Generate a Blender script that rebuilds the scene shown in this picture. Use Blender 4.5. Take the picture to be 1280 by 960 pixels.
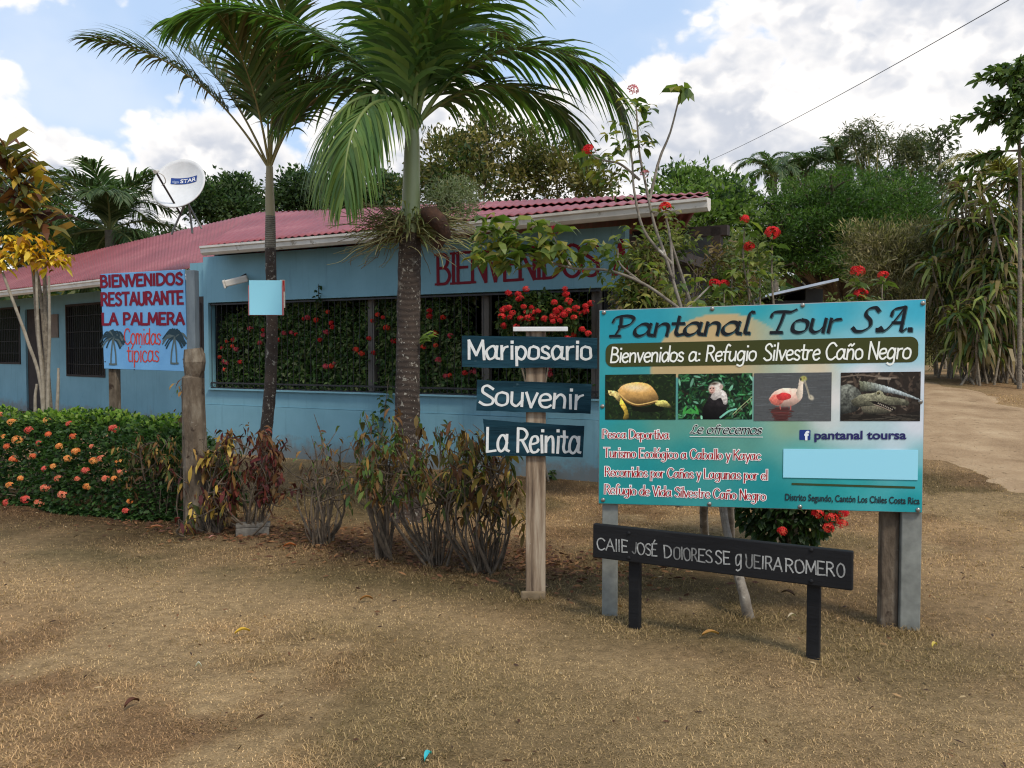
import bpy, math, random
import numpy as np
from mathutils import Vector, Matrix

# ---------------------------------------------------------------- clearing
for o in list(bpy.data.objects):
    bpy.data.objects.remove(o)
scene = bpy.context.scene
COL = scene.collection
R = math.radians
rng = np.random.default_rng(11)
random.seed(11)

# ---------------------------------------------------------------- camera
FPX = 1085.0                       # focal length in pixels of the 1280 px wide photograph
CAMZ = 1.6
PITCH = R(2.1)
cam_d = bpy.data.cameras.new('camera')
cam = bpy.data.objects.new('camera', cam_d)
COL.objects.link(cam)
cam.location = (0, 0, CAMZ)
cam.rotation_euler = (R(90) - PITCH, 0, 0)
cam_d.sensor_width = 36.0
cam_d.lens = 36.0 * FPX / 1280.0
cam_d.clip_start = 0.05
cam_d.clip_end = 3000
scene.camera = cam
scene.render.resolution_x = 1024
scene.render.resolution_y = 768

# ---------------------------------------------------------------- view
scene.view_settings.view_transform = 'Standard'
scene.view_settings.look = 'None'
scene.view_settings.gamma = 1.0
scene.view_settings.use_curve_mapping = False
scene.view_settings.exposure = 0.70
try:
    scene.render.engine = 'CYCLES'
    scene.cycles.max_bounces = 4
    scene.cycles.pixel_filter_type = 'BLACKMAN_HARRIS'
    scene.cycles.filter_width = 1.15
    scene.cycles.transparent_max_bounces = 4
except Exception:
    pass

# ---------------------------------------------------------------- sun and sky
SUN_EL, SUN_AZ = R(52), R(148)     # azimuth clockwise from +Y
sv = Vector((math.sin(SUN_AZ) * math.cos(SUN_EL), math.cos(SUN_AZ) * math.cos(SUN_EL), math.sin(SUN_EL)))
sd = bpy.data.lights.new('sun', 'SUN')
sd.energy = 1.5
sd.angle = R(10)
sd.color = (1.0, 0.92, 0.80)
so = bpy.data.objects.new('sun', sd)
COL.objects.link(so)
so.rotation_euler = (-sv).to_track_quat('-Z', 'Y').to_euler()

world = bpy.data.worlds.new('World')
scene.world = world
world.use_nodes = True
try:
    world.cycles.sampling_method = 'MANUAL'
    world.cycles.sample_map_resolution = 256
except Exception:
    pass
nt = world.node_tree
nt.nodes.clear()


def wmath(op, a, b=None, c=None, clamp=False):
    n = nt.nodes.new('ShaderNodeMath')
    n.operation = op
    n.use_clamp = clamp
    for i, v in enumerate((a, b, c)):
        if v is None:
            continue
        if isinstance(v, (int, float)):
            n.inputs[i].default_value = v
        else:
            nt.links.new(v, n.inputs[i])
    return n.outputs[0]


def wnoise(vec, scale, detail=6, rough=0.55, dist=0.0):
    n = nt.nodes.new('ShaderNodeTexNoise')
    n.inputs['Scale'].default_value = scale
    n.inputs['Detail'].default_value = detail
    n.inputs['Roughness'].default_value = rough
    n.inputs['Distortion'].default_value = dist
    nt.links.new(vec, n.inputs['Vector'])
    return n.outputs['Fac']


def wmix(f, a, b):
    n = nt.nodes.new('ShaderNodeMix')
    n.data_type = 'RGBA'
    for s, v in ((n.inputs['Factor'], f), (n.inputs[6], a), (n.inputs[7], b)):
        if isinstance(v, (int, float)):
            s.default_value = v
        elif isinstance(v, tuple):
            s.default_value = (*v, 1)
        else:
            nt.links.new(v, s)
    return n.outputs[2]


def wrange(v, a, b, c=0.0, d=1.0):
    n = nt.nodes.new('ShaderNodeMapRange')
    n.interpolation_type = 'SMOOTHSTEP'
    nt.links.new(v, n.inputs['Value'])
    for i, x in zip((1, 2, 3, 4), (a, b, c, d)):
        n.inputs[i].default_value = x
    return n.outputs[0]


tc = nt.nodes.new('ShaderNodeTexCoord')
sp = nt.nodes.new('ShaderNodeSeparateXYZ')
nt.links.new(tc.outputs['Generated'], sp.inputs[0])
az = wmath('ARCTAN2', sp.outputs[0], sp.outputs[1])
el = wmath('ARCSINE', sp.outputs[2])
cxyz = nt.nodes.new('ShaderNodeCombineXYZ')
nt.links.new(az, cxyz.inputs[0])
nt.links.new(wmath('MULTIPLY', el, 1.35), cxyz.inputs[1])
cv = cxyz.outputs[0]
# the same field looked up a little higher: tops of the heaps come out bright, undersides grey
cxyz2 = nt.nodes.new('ShaderNodeCombineXYZ')
nt.links.new(wmath('ADD', az, -0.03), cxyz2.inputs[0])
nt.links.new(wmath('MULTIPLY_ADD', el, 1.35, 0.06), cxyz2.inputs[1])
cv2 = cxyz2.outputs[0]
# heaps: (azimuth, elevation, half width, half height) in radians
HEAPS = [(0.35, 0.22, 0.24, 0.165), (0.53, 0.27, 0.17, 0.18), (0.20, 0.23, 0.11, 0.12), (0.31, 0.30, 0.13, 0.11),
         (0.43, 0.29, 0.11, 0.12), (0.10, 0.19, 0.16, 0.13), (0.32, 0.10, 0.5, 0.11), (-0.09, 0.19, 0.17, 0.13),
         (-0.33, 0.165, 0.13, 0.105), (-0.50, 0.155, 0.17, 0.09), (-0.56, 0.42, 0.20, 0.11), (-0.25, 0.11, 0.5, 0.10),
         (-0.60, 0.22, 0.12, 0.08), (0.75, 0.2, 0.3, 0.2), (-1.0, 0.2, 0.3, 0.2)]
dens = None
for a, e, ra, re in HEAPS:
    dx = wmath('MULTIPLY', wmath('SUBTRACT', az, a), 1 / ra)
    dy = wmath('MULTIPLY', wmath('SUBTRACT', el, e), 1 / re)
    r2 = wmath('ADD', wmath('MULTIPLY', dx, dx), wmath('MULTIPLY', dy, dy))
    b = wmath('MAXIMUM', wmath('SUBTRACT', 1.0, r2), -1.0)
    dens = b if dens is None else wmath('MAXIMUM', dens, b)
side = wrange(wmath('ABSOLUTE', az), 0.75, 1.1)
dens = wmath('ADD', dens, wmath('MULTIPLY', side, 1.1))


def billow(vec):
    v1 = nt.nodes.new('ShaderNodeTexVoronoi'); v1.feature = 'F1'
    v1.inputs['Scale'].default_value = 15
    v1.inputs['Detail'].default_value = 2; v1.inputs['Roughness'].default_value = 0.55; v1.inputs['Lacunarity'].default_value = 2.3
    wob = nt.nodes.new('ShaderNodeTexNoise'); wob.inputs['Scale'].default_value = 12; wob.inputs['Detail'].default_value = 4
    nt.links.new(vec, wob.inputs['Vector'])
    ma = nt.nodes.new('ShaderNodeVectorMath'); ma.operation = 'MULTIPLY_ADD'
    nt.links.new(wob.outputs['Color'], ma.inputs[0]); ma.inputs[1].default_value = (0.05, 0.05, 0); nt.links.new(vec, ma.inputs[2])
    nt.links.new(ma.outputs[0], v1.inputs['Vector'])
    n_ = wnoise(vec, 8.0, 8, 0.58, 0.1)
    return wmath('ADD', wmath('MULTIPLY', n_, 0.8), wmath('MULTIPLY', wmath('SUBTRACT', 0.75, v1.outputs['Distance']), 0.34))


puff = billow(cv)
puff2 = billow(cv2)
big = wnoise(cv, 5.0, 4, 0.5)
dens = wmath('MINIMUM', wmath('MULTIPLY', dens, 1.8), 1.35)
field = wmath('ADD', dens, wmath('MULTIPLY', wmath('SUBTRACT', puff, 0.45), 2.9))
alpha = wrange(field, -0.10, 0.38)
veil = wmath('MULTIPLY', wrange(big, 0.42, 0.7), 0.45)
relief = wmath('SUBTRACT', puff, puff2)
lit = wrange(wmath('ADD', wmath('MULTIPLY', relief, 2.6), wmath('MULTIPLY', wmath('SUBTRACT', big, 0.5), 3.6)), -0.32, 0.42)
thick = wrange(field, 0.1, 1.2)
cloud_dark = (3.4, 3.6, 4.05)
cloud_lit = (6.1, 5.9, 5.7)
cloud = wmix(lit, cloud_dark, cloud_lit)
cloud = wmix(wmath('MULTIPLY', wmath('SUBTRACT', 1.0, thick), 0.8), cloud, cloud_lit)
skytex = nt.nodes.new('ShaderNodeTexSky')
skytex.sky_type = 'NISHITA'
skytex.sun_disc = False
skytex.sun_elevation = SUN_EL
skytex.sun_rotation = SUN_AZ
skytex.air_density = 1.0
skytex.dust_density = 1.6
base = wmix(0.8, skytex.outputs[0], (3.0, 3.95, 5.4))
low = wrange(el, 0.0, 0.16, 0.75, 0.0)
base = wmix(low, base, (5.2, 5.4, 5.8))
base = wmix(veil, base, (4.8, 5.1, 5.6))
final = wmix(alpha, base, cloud)
# below the horizon: dull ground colour
final = wmix(wrange(sp.outputs[2], -0.06, -0.01), (0.9, 0.75, 0.5), final)
bg = nt.nodes.new('ShaderNodeBackground')
bg.inputs['Strength'].default_value = 0.116
nt.links.new(final, bg.inputs['Color'])
wo = nt.nodes.new('ShaderNodeOutputWorld')
nt.links.new(bg.outputs[0], wo.inputs[0])


# ---------------------------------------------------------------- helpers: points
def ray(px, py):
    x = (px - 640) / FPX
    y = (480 - py) / FPX
    return np.array([x, math.cos(PITCH) + y * math.sin(PITCH), -math.sin(PITCH) + y * math.cos(PITCH)])


def P(px, py, Y):
    d = ray(px, py)
    return np.array([0, 0, CAMZ]) + d * (Y / d[1])


def smooth01(t):
    t = np.clip(t, 0, 1)
    return t * t * (3 - 2 * t)


def hz(x, y):
    """height of the terrain: level lawn, rising gently to the right beyond the boards"""
    x = np.asarray(x, float)
    y = np.asarray(y, float)
    yy = np.maximum(y, 0.5)
    return 1.0 * smooth01((y - 6.0) / 16.0) * smooth01((x / yy - 0.22) / 0.28)


def G(px, py):
    """point where the ray of a pixel meets the terrain"""
    d = ray(px, py)
    Y = 1.0
    last = None
    while Y < 120:
        p = np.array([0, 0, CAMZ]) + d * (Y / d[1])
        if p[2] <= hz(p[0], p[1]):
            return p
        Y += 0.02
    return p


def hplane(px, py, o, n):
    d = ray(px, py)
    c = np.array([0, 0, CAMZ])
    t = np.dot(np.asarray(o) - c, n) / np.dot(d, n)
    return c + d * t


def srgb(r, g, b):
    def f(c):
        c = c / 255.0
        return c / 12.92 if c <= 0.04045 else ((c + 0.055) / 1.055) ** 2.4
    return np.array([f(r), f(g), f(b)])


def srgb_a(a):
    a = np.clip(np.asarray(a, float), 0, 255) / 255.0
    return np.where(a <= 0.04045, a / 12.92, ((a + 0.055) / 1.055) ** 2.4)


def norm(v):
    v = np.asarray(v, float)
    return v / (np.linalg.norm(v, axis=-1, keepdims=True) + 1e-12)


# ---------------------------------------------------------------- helpers: objects
def tag(o, label=None, cat=None, group=None, kind=None):
    if label: o['label'] = label
    if cat: o['category'] = cat
    if group: o['group'] = group
    if kind: o['kind'] = kind
    return o


def thing(name, label, cat, loc=(0, 0, 0), rotz=0.0, group=None):
    o = bpy.data.objects.new(name, None)
    o.empty_display_size = 0.2
    COL.objects.link(o)
    o.location = tuple(float(v) for v in loc)
    o.rotation_euler = (0, 0, rotz)
    return tag(o, label, cat, group)


class MB:
    """collects pieces of geometry and links them as ONE mesh object"""

    def __init__(self):
        self.v, self.f, self.c, self.n = [], [], [], 0

    def add(self, v, f, col=(1, 1, 1), mat=0, smooth=False):
        v = np.asarray(v, float).reshape(-1, 3)
        f = np.asarray(f, np.int64)
        self.v.append(v)
        c = np.asarray(col, float)
        if c.ndim == 1:
            c = np.broadcast_to(c[:3], (len(v), 3))
        self.c.append(c)
        self.f.append((f + self.n, mat, smooth))
        self.n += len(v)
        return self

    def build(self, name, mats, parent=None, loc=None):
        me = bpy.data.meshes.new(name)
        V = np.concatenate(self.v) if self.v else np.zeros((0, 3))
        C = np.concatenate(self.c) if self.c else np.zeros((0, 3))
        me.vertices.add(len(V))
        me.vertices.foreach_set('co', V.astype(np.float32).ravel())
        loops = np.concatenate([f.ravel() for f, m, s in self.f]).astype(np.int32)
        sizes = np.concatenate([np.full(len(f), f.shape[1]) for f, m, s in self.f]).astype(np.int32)
        mi = np.concatenate([np.full(len(f), m) for f, m, s in self.f]).astype(np.int32)
        sm = np.concatenate([np.full(len(f), s) for f, m, s in self.f]).astype(bool)
        starts = np.concatenate([[0], np.cumsum(sizes)[:-1]]).astype(np.int32)
        me.loops.add(len(loops))
        me.loops.foreach_set('vertex_index', loops)
        me.polygons.add(len(sizes))
        me.polygons.foreach_set('loop_start', starts)
        me.polygons.foreach_set('loop_total', sizes)
        me.polygons.foreach_set('material_index', mi)
        me.polygons.foreach_set('use_smooth', sm)
        at = me.attributes.new('tint', 'FLOAT_COLOR', 'POINT')
        at.data.foreach_set('color', np.concatenate([C, np.ones((len(C), 1))], 1).astype(np.float32).ravel())
        me.update(calc_edges=True)
        me.validate()
        for m in (mats if isinstance(mats, (list, tuple)) else [mats]):
            me.materials.append(m)
        o = bpy.data.objects.new(name, me)
        COL.objects.link(o)
        if parent is not None:
            o.parent = parent
        if loc is not None:
            o.location = tuple(float(x) for x in loc)
        return o


BOXF = np.array([[0, 3, 2, 1], [4, 5, 6, 7], [0, 1, 5, 4], [1, 2, 6, 5], [2, 3, 7, 6], [3, 0, 4, 7]])


def box(mb, x0, x1, y0, y1, z0, z1, col=(1, 1, 1), mat=0, M=None):
    v = np.array([[x0, y0, z0], [x1, y0, z0], [x1, y1, z0], [x0, y1, z0],
                  [x0, y0, z1], [x1, y0, z1], [x1, y1, z1], [x0, y1, z1]], float)
    if M is not None:
        v = v @ np.asarray(M.to_3x3()).T + np.asarray(M.translation)
    mb.add(v, BOXF, col, mat)


def bevel(o, w=0.006, seg=2):
    m = o.modifiers.new('bevel', 'BEVEL')
    m.width = w
    m.segments = seg
    m.limit_method = 'ANGLE'
    return o


def frames(pts):
    pts = np.asarray(pts, float)
    t = norm(np.gradient(pts, axis=0))
    ref = np.array([0.0, 0, 1]) if abs(t[0][2]) < 0.9 else np.array([1.0, 0, 0])
    u = norm(np.cross(ref, t[0]))
    us = []
    for i in range(len(pts)):
        u = norm(u - np.dot(u, t[i]) * t[i])
        us.append(u)
    us = np.array(us)
    return t, us, np.cross(t, us)


def tube(mb, pts, rad, sides=8, col=(1, 1, 1), mat=0, cap=True, wob=0.0):
    pts = np.asarray(pts, float)
    n = len(pts)
    rad = np.broadcast_to(np.asarray(rad, float), (n,)) if np.ndim(rad) else np.full(n, float(rad))
    t, u, w = frames(pts)
    a = np.linspace(0, 2 * math.pi, sides, endpoint=False)
    rr = rad[:, None] * (1 + (wob * rng.normal(size=(n, sides)) if wob else 0))
    v = pts[:, None] + rr[..., None] * (np.cos(a)[None, :, None] * u[:, None] + np.sin(a)[None, :, None] * w[:, None])
    idx = np.arange(n * sides).reshape(n, sides)
    a0, a1 = idx[:-1], idx[1:]
    f = np.stack([a0, np.roll(a0, -1, 1), np.roll(a1, -1, 1), a1], -1).reshape(-1, 4)
    if np.ndim(col) == 2:
        c = np.repeat(np.asarray(col), sides, 0)
    else:
        c = col
    mb.add(v.reshape(-1, 3), f, c, mat, True)
    if cap:
        for k in (0, n - 1):
            ring = v[k]
            vv = np.concatenate([ring, pts[k:k + 1]])
            j = np.arange(sides)
            fo = np.stack([j, np.roll(j, -1), np.full(sides, sides)], -1)
            if k == 0:
                fo = fo[:, ::-1]
            mb.add(vv, fo, c if np.ndim(col) == 1 else np.asarray(col)[k], mat)


def spline(pts, n=12):
    """Catmull-Rom through pts, n samples a span"""
    p = np.asarray(pts, float)
    if len(p) < 3:
        t = np.linspace(0, 1, n + 1)[:, None]
        return p[0] * (1 - t) + p[-1] * t
    q = np.concatenate([[2 * p[0] - p[1]], p, [2 * p[-1] - p[-2]]])
    out = []
    for i in range(1, len(q) - 2):
        t = np.linspace(0, 1, n, endpoint=False)[:, None]
        a, b, c, d = q[i - 1], q[i], q[i + 1], q[i + 2]
        out.append(0.5 * ((2 * b) + (c - a) * t + (2 * a - 5 * b + 4 * c - d) * t ** 2 + (3 * b - a - 3 * c + d) * t ** 3))
    out.append(p[-1:])
    return np.concatenate(out)


def vnoise(x, y, s=1.0, seed=0):
    """cheap smooth value noise in 2-D, 0..1"""
    x = np.asarray(x, float) * s
    y = np.asarray(y, float) * s
    xi, yi = np.floor(x), np.floor(y)
    fx, fy = x - xi, y - yi
    fx, fy = fx * fx * (3 - 2 * fx), fy * fy * (3 - 2 * fy)

    def h(a, b):
        q = np.sin(a * 127.1 + b * 311.7 + seed * 74.7) * 43758.5453
        return q - np.floor(q)
    return (h(xi, yi) * (1 - fx) + h(xi + 1, yi) * fx) * (1 - fy) + (h(xi, yi + 1) * (1 - fx) + h(xi + 1, yi + 1) * fx) * fy


def fbm(x, y, s=1.0, seed=0, o=4):
    r, a, t = 0, 1.0, 0
    for k in range(o):
        r = r + a * vnoise(x, y, s * 2 ** k, seed + k * 3)
        t += a
        a *= 0.55
    return r / t


# ---------------------------------------------------------------- helpers: materials
def new_mat(name):
    m = bpy.data.materials.new(name)
    m.use_nodes = True
    return m, m.node_tree, m.node_tree.nodes['Principled BSDF']


def _noise(t, scale, detail=5, rough=0.6, coord='Object', stretch=None):
    tcn = t.nodes.new('ShaderNodeTexCoord')
    src = tcn.outputs[coord]
    if stretch:
        mp = t.nodes.new('ShaderNodeMapping')
        mp.inputs['Scale'].default_value = stretch
        t.links.new(src, mp.inputs[0])
        src = mp.outputs[0]
    n = t.nodes.new('ShaderNodeTexNoise')
    n.inputs['Scale'].default_value = scale
    n.inputs['Detail'].default_value = detail
    n.inputs['Roughness'].default_value = rough
    t.links.new(src, n.inputs['Vector'])
    return n.outputs['Fac']


def _ramp(t, fac, stops):
    r = t.nodes.new('ShaderNodeValToRGB')
    e = r.color_ramp.elements
    while len(e) < len(stops):
        e.new(0.5)
    for k, (p, c) in enumerate(stops):
        e[k].position = p
        e[k].color = (*[float(x) for x in c], 1) if not np.isscalar(c) else (c, c, c, 1)
    t.links.new(fac, r.inputs[0])
    return r.outputs[0]


def _mix(t, f, a, b, blend='MIX'):
    n = t.nodes.new('ShaderNodeMix')
    n.data_type = 'RGBA'
    n.blend_type = blend
    for s, v in ((n.inputs['Factor'], f), (n.inputs[6], a), (n.inputs[7], b)):
        if isinstance(v, (int, float)):
            s.default_value = v
        elif isinstance(v, (tuple, list, np.ndarray)):
            s.default_value = (*[float(x) for x in v], 1)
        else:
            t.links.new(v, s)
    return n.outputs[2]


def _bump(t, b, fac, strength=0.3, dist=0.01):
    n = t.nodes.new('ShaderNodeBump')
    n.inputs['Strength'].default_value = strength
    n.inputs['Distance'].default_value = dist
    t.links.new(fac, n.inputs['Height'])
    t.links.new(n.outputs[0], b.inputs['Normal'])


def mat_noise(name, stops, scale=6, rough=0.6, metal=0.0, bump=0.0, bscale=None, stretch=None, spots=None, spec=0.5, bdist=0.01):
    """colour ramp over noise, with a second, finer noise for bump; spots = (scale, threshold, colour)"""
    m, t, b = new_mat(name)
    f = _noise(t, scale, stretch=stretch)
    c = _ramp(t, f, stops)
    if spots:
        for sc, th, colr in spots:
            g = _noise(t, sc, 6, 0.65)
            mk = _ramp(t, g, [(th, 0.0), (th + 0.07, 1.0)])
            c = _mix(t, mk, c, colr)
    t.links.new(c, b.inputs['Base Color'])
    b.inputs['Roughness'].default_value = rough
    b.inputs['Metallic'].default_value = metal
    b.inputs['Specular IOR Level'].default_value = spec
    if bump:
        _bump(t, b, _noise(t, bscale or scale * 4, stretch=stretch), bump, bdist)
    return m


def mat_tint(name, rough=0.5, transl=0.0, spec=0.35, vary=0.0, vscale=20, bump=0.0):
    """base colour carried by the mesh (each leaf, blade or print has its own)"""
    m, t, b = new_mat(name)
    a = t.nodes.new('ShaderNodeAttribute')
    a.attribute_name = 'tint'
    c = a.outputs['Color']
    if vary:
        f = _noise(t, vscale)
        c = _mix(t, 1.0, c, _ramp(t, f, [(0.3, 1 - vary), (0.7, 1.0)]), 'MULTIPLY')
    t.links.new(c, b.inputs['Base Color'])
    b.inputs['Roughness'].default_value = rough
    b.inputs['Specular IOR Level'].default_value = spec
    if bump:
        _bump(t, b, _noise(t, vscale * 3), bump)
    if transl:
        tr = t.nodes.new('ShaderNodeBsdfTranslucent')
        t.links.new(_mix(t, 1.0, c, (1.0, 1.25, 0.55), 'MULTIPLY'), tr.inputs['Color'])
        mx = t.nodes.new('ShaderNodeMixShader')
        mx.inputs[0].default_value = transl
        out = t.nodes['Material Output']
        t.links.new(b.outputs[0], mx.inputs[1])
        t.links.new(tr.outputs[0], mx.inputs[2])
        t.links.new(mx.outputs[0], out.inputs[0])
    return m


M = {}
M['leaf'] = mat_tint('leaf', 0.5, 0.38, 0.25)
M['leaf_gloss'] = mat_tint('glossy_leaf', 0.42, 0.42, 0.28)
M['dryleaf'] = mat_tint('dry_leaf', 0.7, 0.25, 0.2)
M['petal'] = mat_tint('petal', 0.6, 0.3, 0.2)
M['blade'] = mat_tint('grass_blade', 0.75, 0.2, 0.15)
M['bark'] = mat_noise('bark', [(0.3, srgb(70, 58, 46)), (0.7, srgb(120, 104, 86))], 14, 0.85, bump=0.6)
M['twig'] = mat_noise('twig', [(0.3, srgb(92, 80, 66)), (0.7, srgb(150, 138, 118))], 30, 0.85, bump=0.4)
M['print'] = mat_tint('print', 0.5, 0, 0.18)
M['paint'] = mat_tint('paint', 0.65, 0, 0.2, 0.12, 40)
# ---------------------------------------------------------------- lettering: a stroke alphabet and pens
def _s(t):
    return [tuple(float(v) for v in p.split(',')) for p in t.split()]


_BOWL = 's .63,.7 .5,.97 .26,.98 .06,.62 .08,.18 .27,0 .5,.18 .63,.55'
_PB = 's .08,.62 .28,.97 .55,.9 .66,.5 .52,.06 .28,0 .08,.2'
_O = 's .33,1 .1,.85 .04,.5 .1,.14 .33,0 .57,.14 .64,.5 .57,.85 .33,1'
_N = 's .08,.62 .28,.96 .5,.93 .58,.62 .58,0'
_ACU = 'l .28,1.22 .46,1.5'
GLY = {
    'a': (.84, [_BOWL, 's .66,.99 .64,.5 .66,.12 .8,.04']), 'b': (.76, ['l .08,1.5 .08,.02', _PB]),
    'c': (.66, ['s .58,.82 .4,1 .16,.86 .05,.46 .17,.08 .4,0 .6,.16']), 'd': (.78, [_BOWL, 'l .65,1.5 .65,0']),
    'e': (.68, ['s .07,.5 .35,.53 .58,.64 .52,.92 .32,1 .12,.82 .05,.42 .19,.06 .42,0 .6,.15']),
    'f': (.55, ['s .58,1.4 .42,1.52 .28,1.36 .24,.9 .24,0', 'l .04,.96 .5,.96']),
    'g': (.78, [_BOWL, 's .65,1 .65,.2 .6,-.32 .36,-.5 .1,-.38']), 'i': (.26, ['l .12,1 .12,0', 'd .12,1.36']),
    'l': (.26, ['l .12,1.5 .12,0']), 'm': (1.0, ['l .08,1 .08,0', 's .08,.62 .24,.96 .4,.93 .46,.62 .46,0', 's .46,.62 .62,.96 .79,.93 .85,.62 .85,0']),
    'n': (.72, ['l .08,1 .08,0', _N]), 'o': (.72, [_O]), 'p': (.76, ['l .08,1 .08,-.5', _PB]),
    'r': (.52, ['l .08,1 .08,0', 's .08,.58 .22,.9 .45,.98']), 's': (.58, ['s .5,.84 .3,1 .1,.86 .15,.6 .42,.42 .5,.2 .32,0 .05,.13']),
    't': (.52, ['s .22,1.35 .22,.8 .22,.28 .32,.03 .5,.07', 'l .02,.98 .46,.98']),
    'u': (.74, ['s .08,1 .08,.6 .1,.2 .26,0 .46,.14 .6,.5', 'l .61,1 .61,0']), 'v': (.64, ['l .03,1 .31,0 .6,1']),
    'y': (.64, ['l .04,1 .32,.05', 'l .6,1 .18,-.48']), 'ñ': (.72, ['l .08,1 .08,0', _N, 's .1,1.22 .25,1.36 .4,1.24 .55,1.38']),
    'ó': (.72, [_O, _ACU]), 'í': (.28, ['l .12,1 .12,0', 'l .1,1.22 .26,1.5']),
    'A': (.92, ['l .02,0 .45,1.45 .88,0', 'l .2,.5 .7,.5']),
    'B': (.8, ['l .08,0 .08,1.45', 's .08,1.45 .45,1.42 .62,1.12 .48,.82 .1,.77', 's .1,.77 .52,.74 .72,.4 .54,.04 .08,0']),
    'C': (.94, ['s .85,1.18 .6,1.45 .25,1.3 .06,.75 .22,.16 .55,0 .88,.24']),
    'D': (.95, ['l .08,0 .08,1.45', 's .08,1.45 .5,1.4 .84,1.02 .84,.42 .5,.05 .08,0']),
    'E': (.78, ['l .7,1.45 .08,1.45 .08,0 .72,0', 'l .08,.75 .58,.75']), 'É': (.78, ['l .7,1.45 .08,1.45 .08,0 .72,0', 'l .08,.75 .58,.75', 'l .3,1.62 .5,1.88']),
    'I': (.3, ['l .13,0 .13,1.45']), 'J': (.58, ['s .46,1.45 .46,.9 .44,.3 .28,.02 .05,.2']),
    'K': (.82, ['l .08,0 .08,1.45', 'l .74,1.45 .1,.62', 'l .28,.86 .8,0']), 'L': (.72, ['l .08,1.45 .08,0 .68,0']),
    'M': (1.08, ['l .06,0 .12,1.45 .52,.3 .92,1.45 1.0,0']), 'N': (.88, ['l .08,0 .08,1.45 .78,0 .78,1.45']),
    'O': (1.0, ['s .48,1.45 .16,1.25 .05,.72 .16,.2 .48,0 .8,.2 .91,.72 .8,1.25 .48,1.45']),
    'P': (.78, ['l .08,0 .08,1.45', 's .08,1.45 .5,1.42 .7,1.08 .52,.74 .08,.68']),
    'R': (.84, ['l .08,0 .08,1.45', 's .08,1.45 .5,1.42 .68,1.1 .5,.78 .08,.72', 'l .36,.74 .78,0']),
    'S': (.76, ['s .65,1.22 .42,1.45 .13,1.28 .13,.96 .4,.75 .67,.46 .6,.1 .3,0 .04,.2']),
    'T': (.88, ['l .02,1.45 .86,1.45', 'l .44,1.45 .44,0']), 'U': (.84, ['s .08,1.45 .08,.9 .1,.3 .28,.01 .54,.01 .72,.3 .74,.9 .74,1.45']),
    'V': (.8, ['l .02,1.45 .4,0 .78,1.45']), '.': (.3, ['d .12,.06']), ':': (.3, ['d .12,.1', 'd .12,.7']), ' ': (.42, []),
}
# capitals with flourishes for the sloped chancery hand
SWASH = {
    'P': (.95, ['s .3,1.35 .34,.7 .2,.02', 's -.02,1.05 .08,1.36 .5,1.47 .82,1.3 .76,.92 .52,.72 .3,.7', 'l .02,.02 .4,.02']),
    'T': (.98, ['s .05,1.08 .12,1.36 .5,1.4 .8,1.38 1.0,1.52', 's .55,1.38 .5,.7 .4,.02', 'l .2,.02 .62,.02']),
    'S': (.95, ['s .9,1.25 .72,1.46 .42,1.36 .38,1.02 .62,.68 .66,.3 .4,.03 .1,.02 -.05,.2']),
    'A': (1.1, ['s -.1,.2 .05,.02 .3,.3 .78,1.46', 'l .78,1.46 .82,.05', 's .82,.05 .92,.0 1.02,.12', 'l .4,.5 .82,.5', 's .25,.95 .32,1.32 .76,1.46']),
    'L': (.8, ['s .62,1.3 .45,1.45 .3,1.2 .28,.6 .1,.05 .35,.12 .55,.0 .78,.2']),
    'p': (.8, ['l .12,1 .02,-.5', _PB]),
    'l': (.36, ['s .3,1.5 .16,1.46 .14,.9 .14,.15 .3,.05']),
}


def layout(text, table, space=0.0, xh=1.0):
    x, out = 0.0, []
    for ch in text:
        adv, st = table.get(ch) or GLY[ch]
        for s in st:
            p = np.array(_s(s[2:]))
            p[:, 0] += x
            if ch.islower() and xh != 1.0:
                yv = p[:, 1]
                p[:, 1] = np.where(yv <= 1.0, np.where(yv < 0, yv, yv * xh), xh + (yv - 1.0) * (1.5 - xh) / .5)
            out.append((s[0], p))
        x += adv + space
    return x - space, out


_lvl = [0]


def ribbon(mb, p, w, y, kon, ang, col, minw=0.0):
    """a flat stroke of paint in the board's own x-z plane; every stroke lies a hair above the one before"""
    p = np.asarray(p)
    if len(p) < 2:
        return
    t = norm(np.gradient(p, axis=0))
    th = np.arctan2(t[:, 1], t[:, 0])
    ww = np.maximum(w * (kon + (1 - kon) * np.abs(np.sin(th - ang))), minw) * 0.5
    nrm = np.stack([-t[:, 1], t[:, 0]], 1)
    _lvl[0] = (_lvl[0] + 1) % 24
    lift = y - 3e-5 * _lvl[0] - np.arange(len(p)) * 4e-7
    a, b = p + nrm * ww[:, None], p - nrm * ww[:, None]
    v = np.concatenate([np.stack([a[:, 0], lift, a[:, 1]], 1), np.stack([b[:, 0], lift, b[:, 1]], 1)])
    n = len(p)
    i = np.arange(n - 1)
    f = np.stack([i, i + n, i + n + 1, i + 1], 1)
    mb.add(v, f, col)


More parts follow.
